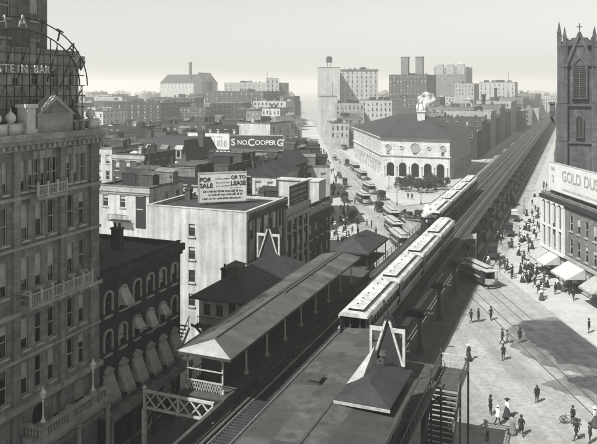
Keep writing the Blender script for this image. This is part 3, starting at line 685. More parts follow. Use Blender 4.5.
for u_ in (38.2,42.0,45.4):
    b = MB(); c = H_(u_,1.42,0); b.lathe([(.32,0),(.32,.3),(.2,.45),(.17,5.4),(.28,5.65),(.28,5.79)],(c[0],c[1],0),12); b.build('porch_column', m_hotel_trim, hotel)

# roof sign on its frame (stands on the hotel's roof)
sg = thing('roof_sign', 'arched steel roof sign with upright letters above the stone hotel', 'sign', (*UV(38.5,-36.75),27.6), R6)
f = MB(); AC, AR, AZ = 0., 6.2, 3.6
def arch(t): return (0, AC+AR*math.cos(t), AZ+4.0*math.sin(t))
ts = [math.pi*k/28 for k in range(29)]
for rr in (1.0, 1.15):
    for k in range(28):
        p, q = arch(ts[k]), arch(ts[k+1]); f.beam((0,p[1]*rr,AZ+(p[2]-AZ)*(1+(rr-1)*1.45)), (0,q[1]*rr,AZ+(q[2]-AZ)*(1+(rr-1)*1.45)), .07)
for k in range(-9,10):
    y = k*.72; zt_ = AZ+4.0*math.sqrt(max(0,1-(y/AR)**2)); f.beam((0,y,0),(0,y,zt_),.055); 
    if k % 2: f.beam((0,y,zt_-.3),(-2.4,y,0),.06)
for z in (1.0,1.9,2.8,3.6,4.4,5.1,5.9):
    hw = AR*math.sqrt(max(.05,1-max(0,(z-AZ)/4.0)**2)); f.beam((0,-hw*1.1,z),(0,hw*1.1,z),.07)
for k in range(-4,4): f.beam((0,k*1.6,0),(0,k*1.6+1.6,3.6),.035); f.beam((0,k*1.6+1.6,0),(0,k*1.6,3.6),.035)
f.build('frame', m_iron, sg)
for i, ch in enumerate('MANHATTAN'):
    t = R(158-(i*(158-22)/8)); p = arch(t); rr = 1.075
    o = link('letter', text_mesh(ch, 1.35, .05, m_canvas if i < 5 else m_iron_grey, bold=-.012), sg, (.05, p[1]*rr, AZ+(p[2]-AZ)*(1+.075*1.45)+.1), (0,0,math.pi/2))
    o.rotation_euler = (Matrix.Rotation(math.pi/2,3,'Z') @ Matrix.Rotation((math.pi/2-t)*.55,3,'Y')).to_euler()
for i, ch in enumerate('STEIN BAR'):
    if ch != ' ': link('letter', text_mesh(ch, .85, .04, m_white, bold=0), sg, (.1, -2.2+i*.58, 4.75), (0,0,math.pi/2))
# towers behind the hotel
def hid(label, name, pxE, Y, top, width, depth, wall, **k):
    # building whose far right-hand corner stands at photo column pxE, distance Y
    X = (pxE-CX)*Y/F; u = SA*X+CA*Y; v = CA*X-SA*Y
    faces = {'E': grid_ops(depth, k.pop('ce',4), k.pop('re',6), .9, 1.9, k.pop('z0',12), 3.7)}
    return building(name, label, UV(u-depth, v-width), R6, width, depth, top, wall, faces, **k)
bld_uv('tower_block', 'dark tall tower block rising past the roof sign out of view', 24, 45.0, -56, -40.3, 40.5, m_grey_wall, {'E': grid_ops(21,7,3,.9,1.9,29.2,3.6)}, roof=m_tar, parapet=1)
bld_uv('office_wing', 'lower grey wing with paired windows beneath the roof sign', 30, 45.7, -40.25, -37.7, 33.4, m_pale_wall, {'E': grid_ops(15.7,8,1,.7,1.5,28.6,3)+grid_ops(15.7,8,1,.7,1.2,31.2,3)}, roof=m_tar_pale, parapet=.5, cornice=(m_hotel_trim,'E'))

# ================================================================== DARK BRICK HOUSE WITH AWNINGS
DU0, DU1, DH = 46.0, 58.6, 15.6
cs = [1.25+k*2.03 for k in range(6)]
ops = [(c-.42, c+.42, z, z+1.9, a) for c in cs for z, a in ((5.4,False),(8.9,True),(12.1,True))] + [(1+k*2.9, 3.4+k*2.9, .5, 3.6) for k in range(4)]
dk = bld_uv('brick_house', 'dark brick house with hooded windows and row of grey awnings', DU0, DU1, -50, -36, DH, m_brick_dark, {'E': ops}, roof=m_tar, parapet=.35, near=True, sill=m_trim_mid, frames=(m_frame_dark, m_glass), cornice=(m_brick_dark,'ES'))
WD, DD = 14, DU1-DU0
def dbox(mb, s0, s1, o0, o1, z0, z1, m=0): mb.box(WD/2+o0, WD/2+o1, s0-DD/2, s1-DD/2, z0, z1, m)
for c in cs:
    for z in (10.8,14.0):
        b = MB()
        for k in range(6):
            t0, t1 = math.pi*k/6, math.pi*(k+1)/6
            b.beam((WD/2+.1, c-DD/2-.56*math.cos(t0), z-.42+.56*math.sin(t0)), (WD/2+.1, c-DD/2-.56*math.cos(t1), z-.42+.56*math.sin(t1)), .16,.16)
        for s in (-1,1): b.box(WD/2+.01,WD/2+.14,c-DD/2+s*.56-.07,c-DD/2+s*.56+.07,z-1.6,z-.42)
        b.build('window_hood', m_trim_mid, dk)
    b = MB(); dbox(b,c-.55,c+.55,.01,.3,7.42,7.62); tri_y = c-DD/2; b.poly([(WD/2+.28,tri_y-.5,7.62),(WD/2+.28,tri_y+.5,7.62),(WD/2+.28,tri_y,7.95)]); b.quad((WD/2+.01,tri_y-.5,7.62),(WD/2+.28,tri_y-.5,7.62),(WD/2+.28,tri_y,7.95),(WD/2+.01,tri_y,7.95)); b.quad((WD/2+.28,tri_y+.5,7.62),(WD/2+.01,tri_y+.5,7.62),(WD/2+.01,tri_y,7.95),(WD/2+.28,tri_y,7.95)); b.build('window_hood', m_trim_mid, dk)
def awning(parent, x, y, z, w, drop, out, m, facing='E', stripes=False):
    a = MB(); hw = w/2
    # sloping canvas with a scalloped valance and side cheeks (local -y is out)
    n = 10 if stripes else 4
    for k in range(n):
        xa, xb = -hw+w*k/n, -hw+w*(k+1)/n; mm = 1 if (stripes and k % 2) else 0
        a.quad((xa,-out,-drop),(xb,-out,-drop),(xb,0,0),(xa,0,0),mm); a.quad((xa,-out-.01,-drop-.22),(xb,-out-.01,-drop-.22),(xb,-out-.01,-drop),(xa,-out-.01,-drop),mm)
        a.quad((xa,0,-.03),(xb,0,-.03),(xb,-out,-drop-.03),(xa,-out,-drop-.03),mm)
    for s in (-1,1): a.poly([(s*hw,0,0),(s*hw,-out,-drop),(s*hw,0,-drop)],0)
    o = a.build('awning', [m, m_white] if stripes else m, parent, loc=(x,y,z), rot=ROT[facing])
    fr = MB()
    for s in (-1,1): fr.beam((s*hw*.97,-out,-drop),(s*hw*.97,0,-drop),.03)
    fr.beam((-hw,-out,-drop-.02),(hw,-out,-drop-.02),.04); fr.build('awning_frame', m_iron, o); return o
for i, c in enumerate(cs): awning(dk, WD/2+.02, c-DD/2, 7.35, 1.3, 2.0, .95, m_canvas_grey)
awning(dk, WD/2+.02, cs[1]-DD/2, 14.0, 1.1, 1.4, .9, m_canvas_grey)
for i_,z_ in ((2,10.8),(4,10.8),(3,10.8)): awning(dk, WD/2+.02, cs[i_]-DD/2, z_, 1.0, .9 if i_ != 3 else 1.4, .7, m_canvas_grey)
b = MB(); dbox(b,.05,DD-.05,.002,1.35,4.1,4.45); dbox(b,.05,DD-.05,1.352,1.5,4.05,4.6); b.build('shopfront_ledge', m_hotel, dk)
for k in range(5): b = MB(); dbox(b,.1+k*3.07,.4+k*3.07,1.0,1.3,.1,4.1); b.build('shopfront_post', m_hotel_trim if k == 0 else m_iron_grey, dk)
chimney(dk, 2, 3, DH+.3, 1.0,.6,1.5, m_brick_mid); chimney(dk, -4, 2, DH+.3, .9,.6,1.4, m_brick_deep)
b = MB(); b.box(-1.2,1.8,-2,0.8,DH-.1,DH+.9); b.hip(-1.4,2,-2.2,1,DH+.9,.8); b.build('skylight', m_slate, dk)
b = MB(); b.cyl((3.6,-3.4,DH-.1),(3.6,-3.4,DH+1.5),.1,.1,6); b.cyl((3.6,-3.4,DH+1.5),(3.6,-3.4,DH+1.75),.34,.06,8); b.build('vent_pipe', m_iron, dk)
# ================================================================== WHITE PARTY-WALL BUILDING ACROSS THE SIDE STREET
WU0, WU1 = 73.3, 84.8
sop = [(7.4-.45+0, 7.4+.45, z, z+1.5) for z in (14.0-.1-1.0, 10.1, 7.3, 4.4)]
eop = grid_ops(WU1-WU0, 4, 3, 1.0, 2.2, 5.6, 3.6) + [(.6+k*2.8, 3.0+k*2.8, .5, 3.6) for k in range(4)]
wv0, wv1 = -49.8, -36.
wb = bld_uv('corner_building', 'whitewashed blank side wall with three small windows, behind the dark brick house', WU0, WU1, wv0, wv1, 16.0, m_white_wall, {'S': [(o[0]-1.0,o[1]-1.0,o[2],o[3]) for o in sop], 'E': eop}, roof=m_tar, parapet=.3, near=True, sill=m_hotel_trim, frames=(m_frame_dark, m_glass), cornice=(m_brick_mid,'E'))
b = MB(); 
for k in range(6): b.box((wv1-wv0)/2+.01,(wv1-wv0)/2+.16,-5.6+k*2.1,-5.3+k*2.1,4,16,0)
b.build('pier', m_brick_mid, wb)
chimney(wb,-5.6,2,15.9,.8,.6,1.4)
awning(wb, (wv1-wv0)/2+.02, -2, 4.2, 4, 1.3, 1.6, m_canvas, 'E', True)
# big advertising board on its roof
def sign_board(label, pL, pR, zlo, zhi, lines, m_b=None, m_t=None, posts=True, back=True, size=None, thin=None):
    """free-standing board between two world xy points; lines: (text, x fraction, z fraction, height)"""
    a, b_ = Vector(pL), Vector(pR); d = b_-a; L = d.length; t = thing('billboard', label, 'sign', (*((a+b_)/2), zlo-1.2), math.atan2(d.y, d.x))
    mb = MB(); mb.box(-L/2, L/2, 0, .12, 1.2, 1.2+zhi-zlo); mb.build('panel', m_b or m_white, t)
    fr = MB(); fr.box(-L/2-.1,L/2+.1,-.04,.16,1.2+zhi-zlo,1.35+zhi-zlo); fr.box(-L/2-.1,L/2+.1,-.04,.16,1.08,1.198); fr.box(-L/2-.1,-L/2,-.04,.16,1.2,1.2+zhi-zlo); fr.box(L/2,L/2+.1,-.04,.16,1.2,1.2+zhi-zlo); fr.build('frame', m_iron_pale, t)
    n = max(3, int(L/3))
    pm_ = MB()
    for k in range(n):
        x = -L/2+L*(k+.5)/n; pm_.beam((x,.2,0),(x,.2,1.2+zhi-zlo),.14); pm_.beam((x,1.9,0),(x,.22,1.0+(zhi-zlo)*.7),.1)
    pm_.build('bracing', m_wood, t)
    for s, fx, fz, h in lines: link('lettering', text_mesh(s, h, .02, m_t or m_black), t, (-L/2+fx*L, -.022, 1.2+fz*(zhi-zlo)))
    if thin:
        tb_ = MB(); q = random.Random(3)
        for (fx0, fx1, fz, hh) in thin:
            x = fx0*L
            while x < fx1*L:
                w = q.uniform(.16,.42)*max(.35,min(hh,1.2)); h1 = hh*q.choice((.36,.5,.5,.62)); tb_.box(-L/2+x, -L/2+min(x+w, fx1*L), -.012, -.002, 1.2+fz*(zhi-zlo)-hh*.45, 1.2+fz*(zhi-zlo)-hh*.45+h1*1.6); x += w+(.5 if q.random() < .16 else .16)*max(.3,min(hh,1.2))
        stuff(tb_.build('small_print', m_t or m_black, t))
    return t
pR = P(246, 171.5, 22.0-.2)
def atY(px, Y): return ((px-CX)*Y/F, Y)
sign_board('white billboard lettered for sale or to lease above the whitewashed wall', atY(199,88.3), atY(246,90), 16.4, 20.0,
  [('FOR',.13,.78,.78),('SALE',.15,.57,.78),('OR TO',.83,.84,.62),('LEASE',.83,.63,.78)], thin=[(.34,.66,.8,.13),(.36,.64,.66,.12),(.36,.68,.54,.12),(.08,.93,.36,.3),(.2,.92,.24,.3),(.06,.9,.1,.22),(.66,.9,.46,.12)])

# ---- the rest of that block, fronts on the avenue
A2 = bld_uv('shop_house', 'brick shop house with pale columned front beside the whitewashed building', 84.9, 93.6, -52, -36.05, 14.6, m_brick_deep, {'E': grid_ops(8.7,4,3,1.0,2.4,4.6,3.4)+[(.5+k*2,2.2+k*2,.4,3.4) for k in range(4)]}, roof=m_tar_pale, parapet=.4, near=True, sill=m_trim_mid, cornice=(m_trim_mid,'E'), clutter=4, seed=5)
for k in range(5): b = MB(); b.cyl((8.1,-4.1+k*2.05,4.2),(8.1,-4.1+k*2.05,13.6),.2,.17,8); b.build('column', m_cream_wall, A2)
b = MB(); b.box(7.99,8.5,-4.35,4.35,3.7,4.2); b.box(7.99,8.45,-4.35,4.35,13.2,13.7); b.build('entablature', m_trim_mid, A2)
A3 = bld_uv('corner_shop', 'corner shop building with white gable walls and striped awnings at the crossing', 93.7, 103.5, -48, -36.1, 13.2, m_brick_mid, {'E': grid_ops(9.8,4,2,1.0,2.2,5,3.6)+[(.6+k*2.3,2.4+k*2.3,.4,3.4) for k in range(4)], 'S': grid_ops(11.9,3,2,.9,1.8,5,3.6)}, roof=m_tar_pale, parapet=.5, near=True, sill=m_trim_mid, cornice=(m_pale_wall,'E'), clutter=3, seed=8)
for k in range(3): awning(A3, 6, -3.3+k*3.2, 4.2, 2.6, 1.5, 2.2, m_canvas_grey, 'E', True)
b = MB(); b.box(1.2,5.6,-4.6,-3.2,13.2,17.4); b.box(1.0,5.8,-4.8,-3.0,17.4,17.6); b.build('roof_shed', m_white_wall, A3)
b = MB(); b.box(3,5.7,.5,3.6,13.2,16.6); b.box(2.9,5.8,.4,3.7,16.6,16.8); b.build('roof_shed', m_white_wall, A3)
t = sign_board('dark lettered board hung on the brick shop house roof edge', UV(86.2,-35.9), UV(93.2,-35.9), 14.9, 17.6, [], m_b=m_sign_dark, m_t=m_canvas_grey, thin=[(.06,.94,.8,.3),(.1,.9,.56,.45),(.06,.94,.3,.25),(.2,.8,.13,.18)])
# ================================================================== RIGHT: CHURCH TOWER
def lancet(mb, T, x, z0, z1, w, n=6):
    """outline points of a pointed opening"""
    zs = z1-w*1.0; pts = [(x-w/2,z0),(x+w/2,z0),(x+w/2,zs)]
    for k in range(1,n+1): a = k/n*math.pi/3; pts.append((x-w/2+w*math.cos(a), zs+w*math.sin(a)*1.12))
    for k in range(n-1,-1,-1): a = k/n*math.pi/3; pts.append((x+w/2-w*math.cos(a), zs+w*math.sin(a)*1.12))
    return pts
CW = 7.4; cs_ = P(556.5, 100, HC-12*138/F); SWc = atY(559.5, 138)
ch = thing('church_tower', 'dark stone Gothic church tower with pinnacles and pointed windows', 'church', (*SWc,0), R6)
b = MB()
for (w_, z0, z1) in ((0,0,20.0),(.18,20.0,27.5),(.3,27.5,40.0)): b.box(w_,CW-w_,w_,CW-w_,z0,z1)
tower_wall = b.build('wall', m_church, ch)
for x,y in ((0,0),(CW,0),(0,CW),(CW,CW)):          # stepped corner buttresses
    sx, sy = (-1 if x == 0 else 1), (-1 if y == 0 else 1); b = MB()
    for k,(e,z0,z1) in enumerate(((.9,0,13),(.75,13,20.5),(.6,20.5,28),(.42,28,39.4))):
        b.box(min(x,x+sx*e),max(x,x+sx*e),min(y-sy*1.5,y+sy*e),max(y-sy*1.5,y+sy*e),z0,z1); b.box(min(x-sx*1.5,x-sx*.002),max(x-sx*1.5,x-sx*.002),min(y+sy*.002,y+sy*e*.97),max(y+sy*.002,y+sy*e*.97),z0,z1-.1)
    b.build('buttress', m_church, ch)
    b = MB()
    for k,(dx,dy) in enumerate(((.1,.1),(-.95,.1),(.1,-.95))):
        px_, py_ = x+sx*dx, y+sy*dy; b.box(px_-.36,px_+.36,py_-.36,py_+.36,39.0,42.0 if k == 0 else 41.2); b.lathe([(.5,42.0 if k == 0 else 41.2),(.3,42.4 if k == 0 else 41.6),(.16,43.4 if k == 0 else 42.3),(.2,43.5 if k == 0 else 42.4),(.02,44.3 if k == 0 else 43.2)],(px_,py_,0),6)
    b.build('pinnacle', m_church, ch)
b = MB()
for z,o in ((13.2,.35),(20.2,.4),(27.6,.35),(39.6,.45)): b.box(-o,CW+o,-o,CW+o,z-.2,z+.2)
b.build('string_course', m_church, ch)
b = MB()
for k in range(5): b.box(1+k*1.2,1.7+k*1.2,-.1,.25,39.8,41.0); b.box(-.1,.25,1+k*1.2,1.7+k*1.2,39.8,41.0)
b.box(.2,CW-.2,.0,.3,39.8,40.3); b.box(.0,.3,.32,CW-.2,39.8,40.3); b.build('battlement', m_church, ch)
T0 = None
def pointed_window(z0, z1, w, x=CW/2, y=0., louvre=True, off=.0):
    pts = lancet(None, None, 0, 0, z1-z0, w)
    o = MB(); n = len(pts); big = [(p[0]*1.28, -.15 if p[1] <= .01 else p[1]*1.0+.28) for p in pts]
    for k in range(n):                    # moulded surround standing proud of the wall, recess behind
        p,q,P_,Q_ = pts[k],pts[(k+1)%n],big[k],big[(k+1)%n]
        o.quad((p[0],-.42,p[1]),(q[0],-.42,q[1]),(Q_[0],-.42,Q_[1]),(P_[0],-.42,P_[1])); o.quad((P_[0],-.42,P_[1]),(Q_[0],-.42,Q_[1]),(Q_[0],.35,Q_[1]),(P_[0],.35,P_[1])); o.quad((q[0],-.42,q[1]),(p[0],-.42,p[1]),(p[0],.3,p[1]),(q[0],.3,q[1]))
    wn_ = o.build('window', m_church, ch, loc=(x,y+off,z0))
    p_ = MB(); p_.poly([(p[0],-.04-off,p[1]) for p in pts]); p_.build('pane', m_glass, wn_)
    l = MB()
    if louvre:
        for k in range(int((z1-z0-w*.6)/.42)): l.box(-w/2+.05,w/2-.05,-.3,-.08,.15+k*.42,.24+k*.42)
    l.box(-.07,.07,-.32,-.06,0,(z1-z0)*.93); l.build('tracery', m_church, wn_)
pointed_window(29.0,36.8,2.3,louvre=True); pointed_window(21.3,25.6,1.15,louvre=False); pointed_window(8,12,1.1,louvre=False)
b = MB(); zb = 37.4                                  # steep gable over the belfry window, with cross finial
for s in (-1,1): b.beam((CW/2+s*2.6,-.35,zb-2.2),(CW/2,-.35,zb+4.6),.5,.55)
b.beam((CW/2,-.35,zb+4.4),(CW/2,-.35,zb+6.4),.22); b.beam((CW/2-.5,-.35,zb+5.7),(CW/2+.5,-.35,zb+5.7),.2); b.poly([(CW/2-2.4,-.2,zb-2),(CW/2+2.4,-.2,zb-2),(CW/2,-.2,zb+4.2)])
b.build('gable', m_church, ch)
b = MB(); b.hip(.3,CW-.3,.3,CW-.3,40.0,1.6); b.build('roof', m_slate, ch)
b = MB(); b.box(-1.9,-.92,1,3.2,25.2,27.8); b.box(-2.1,-.92,.8,3.4,27.8,28.1); b.beam((-.9,2.1,23.6),(-1.7,2.1,25.2),.5); b.build('corner_turret', m_church, ch)
# ================================================================== RIGHT: CORNER BUILDING WITH BILLBOARD AND AWNINGS
A0 = Vector(atY(541.5, 118)); rotB = math.atan2(dB.y, dB.x)-math.pi/2      # local y = up the street, west front faces the street
LB, WB, HB = 34., 14., 12.9
Org = A0 - dB*LB
wops = []
# west face runs s from the far end (s=0) towards the viewer
for k in range(4): wops.append((1.3+k*2.0, 2.3+k*2.0, 5.0, 11.6))
for k in range(9): wops += [(10.6+k*2.5, 11.6+k*2.5, 8.8, 11.2), (10.6+k*2.5, 11.6+k*2.5, 5.2, 7.6)]
for k in range(10): wops.append((.8+k*3.3, 3.5+k*3.3, .5, 3.6))
rbld = building('shop_block', 'grey three storey shop block with white columned bays under a billboard, at right edge', tuple(Org), rotB, WB, LB, HB, m_grey_wall, {'W': wops}, roof=m_tar, parapet=.5, near=True, sill=m_trim_mid, cornice=(m_brick_deep,'W'), frames=(m_frame, m_glass), clutter=0)
for k in range(5):
    b = MB(); s = .5+k*2.0+.15; y = LB/2-s; b.box(-WB/2-.32,-WB/2-.003,y-.34,y+.34,4.6,12.0); b.box(-WB/2-.4,-WB/2-.003,y-.4,y+.4,12.0,12.25); b.build('pilaster', m_white, rbld)
b = MB(); b.box(-WB/2-.34,-WB/2-.004,LB/2-9.2,LB/2-.1,12.26,12.5); b.box(-WB/2-.42,-WB/2-.003,LB/2-9.3,LB/2-.1,4.2,4.58); b.box(-WB/2-.28,-WB/2-.005,LB/2-9.0,LB/2-.3,8.0,8.3); b.build('entablature', m_white, rbld)
b = MB(); b.box(-WB/2-.2,-WB/2-.003,LB/2-5.2,LB/2-4.0,7.2,8.9); b.build('trade_sign', m_sign_dark, rbld)
b = MB(); b.box(-WB/2-.3,-WB/2-.003,-LB/2,LB/2-9.4,4.2,4.6); b.build('shopfront_cornice', m_trim_mid, rbld)
for s,w,m_,o in ((2.0,3.2,m_canvas_grey,2.4),(5.6,3.4,m_canvas,2.6),(13.2,5.4,m_canvas,3.0),(21,4,m_canvas_grey,2.6)): awning(rbld, -WB/2-.04, LB/2-s, 4.2, w, 1.6, o, m_, 'W')
tn = MB(); tn.hip(-3.6,-1.4,LB/2-13,LB/2-8,12.9,1.4,gable=True); tn.build('skylight', m_white, rbld)
pa = Org + dB*(LB-.2) + Vector((1.2,0)); pb_ = Org + dB*6 + Vector((1.2,0))
sign_board('long white billboard on the right corner block lettered gold dust', tuple(pa), tuple(pb_), 13.9, 18.4, [('THE',.055,.78,.8),('2',.06,.42,1.6),('GOLD',.3,.6,2.4),('DUST',.56,.6,2.4)], m_b=m_white, m_t=m_canvas_grey, thin=[(.18,.62,.12,.4)])
# plain block between the corner and the church, on the avenue line
bld_uv('narrow_block', 'plain dark block between corner shops and church tower', 127, 145, -4.2, 16, 11.0, m_brick_deep, {'S': [], 'W': grid_ops(18,6,2,1,2,4.6,3.4)}, clutter=3, seed=3)
# ================================================================== NEWSPAPER PALAZZO (hipped roof, arcade)
SW = Vector(P(381.5,177)); SE = SW+n6*23.6; NE = SE+d6*50; NW = Vector((24.4,305))
hz = thing('palazzo', 'pale low palazzo with arcade and broad dark hipped roof in the square', 'building', (*((SW+SE+NE+NW)/4),0), 0)
cen = (SW+SE+NE+NW)/4
def face_frame(a, b_):
    a, b_ = a-cen, b_-cen; d = (b_-a).normalized(); inn = Vector((-d.y, d.x))     # inside lies to the left of a->b (counter-clockwise footprint)
    return (lambda s,dd,z: (a.x+d.x*s+inn.x*dd, a.y+d.y*s+inn.y*dd, z)), (b_-a).length, math.atan2(d.y,d.x)
EH = 14.1
def palazzo_face(a, b_, n_arch, arcade_depth, up, hasglass):
    T, L, ang = face_frame(a, b_); mg = 1.0; st = (L-2*mg)/n_arch; ops = []
    aw = st*.62
    for k in range(n_arch): c = mg+st*(k+.5); ops.append((c-aw/2, c+aw/2, .5 if not hasglass else 1.0, 4.0+aw/2 if aw < 4.5 else 6.6, True))
    upo = []
    for c,w,z0,z1,ar in up(L): upo.append((c-w/2,c+w/2,z0,z1,ar))
    mb = MB(); wall_face(mb, T, L, 0, EH, ops+upo, .55 if not hasglass else .35); mb.build('wall', m_herald, hz)
    for o in (ops if hasglass else [])+upo:
        fm,pm2,bm2 = window_mesh(o[1]-o[0],o[3]-o[2],o[4],'cross',(m_frame,m_glass)); link('window', bm2, hz, T((o[0]+o[1])/2,.1,o[2]), ang)
    for k in range(n_arch+1):
        c = mg+st*k; cb = MB(); p = T(max(.5,min(L-.5,c)),-.14,0); cb.lathe([(.34,.1),(.34,.5),(.26,.6),(.22,3.7),(.36,3.95),(.36,4.15)],(p[0],p[1],0),8); cb.build('column', m_herald, hz)
    cb = MB()
    for z0,z1,o in ((7.3,7.6,.25),(7.6,7.85,.45),(13.2,13.6,.3),(13.6,14.0,.7),(.0,.45,.3)):
        q = [T(-o*.9,-o,0),T(L+o*.9,-o,0),T(L+o*.9,-.004,0),T(-o*.9,-.004,0)]; cb.prism([(p[0],p[1]) for p in q], z0, z1)
    cb.build('string_course', m_herald, hz)
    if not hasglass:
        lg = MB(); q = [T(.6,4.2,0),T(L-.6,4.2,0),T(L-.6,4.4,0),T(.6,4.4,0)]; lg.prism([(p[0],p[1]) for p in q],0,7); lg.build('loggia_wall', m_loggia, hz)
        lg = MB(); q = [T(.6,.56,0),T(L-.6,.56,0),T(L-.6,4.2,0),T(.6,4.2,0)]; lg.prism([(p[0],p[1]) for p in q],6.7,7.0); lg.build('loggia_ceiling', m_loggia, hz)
        for fx,rr in ((.1,1.0),(.5,1.6),(.9,1.0),(.3,.6),(.7,.6)):
            md = MB(); p = T(fx*L,-.02,10.6)
            for k in range(20):
                t0,t1 = 2*math.pi*k/20, 2*math.pi*(k+1)/20; A_ = T(fx*L+rr*math.cos(t0),-.12,10.6+rr*math.sin(t0)); B_ = T(fx*L+rr*math.cos(t1),-.12,10.6+rr*math.sin(t1)); md.beam(A_,B_,.28,.22)
            md.poly([T(fx*L+rr*.9*math.cos(2*math.pi*k/20),-.05,10.6+rr*.9*math.sin(2*math.pi*k/20)) for k in range(20)],1); md.build('roundel', [m_herald, m_herald_dark], hz)
palazzo_face(SW, SE, 5, 4, lambda L: [(L*.5,1.3,8.2,9.8,False),(L*.1,1.1,8.1,9.1,False),(L*.9,1.1,8.1,9.1,False)], False)
palazzo_face(NW, SW, 17, 0, lambda L: [(1.9+(L-3.8)*k/16,1.2,8.6,12.2,False) for k in range(17)], True)
palazzo_face(SE, NE, 13, 0, lambda L: [(1.9+(L-3.8)*k/12,1.2,8.6,12.2,False) for k in range(13)], True)
palazzo_face(NE, NW, 8, 0, lambda L: [(1.9+(L-3.8)*k/7,1.2,8.6,12.2,False) for k in range(8)], True)
rb = MB(); E = []
for p in (SW,SE,NE,NW): q = p-cen; E.append(q*1.045)
r1, r2 = (SW+SE)/2-cen+Vector((SA*.4-.02,CA))*13.5, (NW+NE)/2-cen-Vector((.1,1))*15
z0, z1 = EH, EH+6.6
e = [(*q,z0) for q in E]; a_, b2 = (*r1,z1), (*r2,z1)
# flat-topped hip: short ridge platform
ra, rb_ = r1+n6*-4.5, r1+n6*4.5; rc, rd_ = r2+n6*4.5, r2+n6*-4.5
tp = [(*ra,z1),(*rb_,z1),(*rc,z1),(*rd_,z1)]
for k in range(4): rb.quad(e[k], e[(k+1)%4], tp[(k+1)%4], tp[k])
rb.poly(tp); rb.poly(e[::-1]); roof_h = rb.build('roof', m_tile, hz)
ev = MB()
for k in range(4):
    p,q = Vector(E[k]), Vector(E[(k+1)%4]); n_ = max(4,int((q-p).length/1.5)); 
    for j in range(n_): c = p+(q-p)*(j+.5)/n_; d = (q-p).normalized(); inn = Vector((-d.y,d.x)); ev.beam((*(c+inn*.1),EH-.16),(*(c+inn*1.1),EH-.16),.22,.24)
stuff(ev.build('eave_bracket', m_herald_dark, hz))
# clock pedestal and bronze group on the roof front
c = Vector(atY(421,246))-cen
b = MB(); b.box(c.x-1.2,c.x+1.2,c.y-1.0,c.y+1.0,EH+1,EH+8.4); b.box(c.x-1.5,c.x+1.5,c.y-1.3,c.y+1.3,EH+8.4,EH+8.9); b.build('clock_pedestal', m_white, roof_h)
b = MB(); b.lathe([(1.2,EH+8.9),(1.0,EH+9.4),(.7,EH+10.6),(.5,EH+11.4)],(c.x,c.y,0),10)
for dx in (-1.3,1.3): b.lathe([(.5,EH+8.9),(.42,EH+10),(.5,EH+10.6),(.2,EH+10.9),(.26,EH+11.2),(.05,EH+11.45)],(c.x+dx,c.y,0),8)
b.lathe([(.55,EH+11.4),(.5,EH+12.4),(.25,EH+12.7),(.3,EH+13.1),(.05,EH+13.4)],(c.x,c.y,0),8); b.build('bronze_group', m_white, roof_h, True)
for px_ in (378,386,398,412,436,447): pass
# ================================================================== BACKGROUND BUILDINGS
def bpx(name, label, pxL, pxR, pyT, Y, depth, wall, g='6', rows=3, cols=None, sidecols=None, w=1.0, h=1.9, dz=3.5, **k):
    """south face between photo columns pxL and pxR with its right-hand corner at distance Y; roof at photo row pyT"""
    rot = R6 if g == '6' else (R(2) if g == 'B' else g)
    ax = Vector((math.cos(rot), math.sin(rot))); p = Vector(atY(pxR, Y)); tl = (pxL-CX)/F
    # p - ax*s on ray tl: (p.x-ax.x s) = tl (p.y-ax.y s)
    s = (p.x-tl*p.y)/(ax.x-tl*ax.y); H = zat(pyT, Y); W = s; org = p-ax*s
    cols = cols or max(2,int(W/2.6)); top = H-1.1-h
    rows = min(rows, max(1,int((H-3)/dz)))
    f = {}
    if cols > 0 and rows > 0 and not k.pop('blank', False): f['S'] = grid_ops(W, cols, rows, min(w, W/cols*.6), h, top-(rows-1)*dz, dz)
    sc = max(2,int(depth/3)) if sidecols is None else sidecols
    side = k.pop('side', 'E')
    if sc: f[side] = grid_ops(depth, sc, rows, min(w,depth/sc*.6), h, top-(rows-1)*dz, dz)
    return building(name, label, tuple(org), rot, W, depth, H, wall, f, **k), W, H
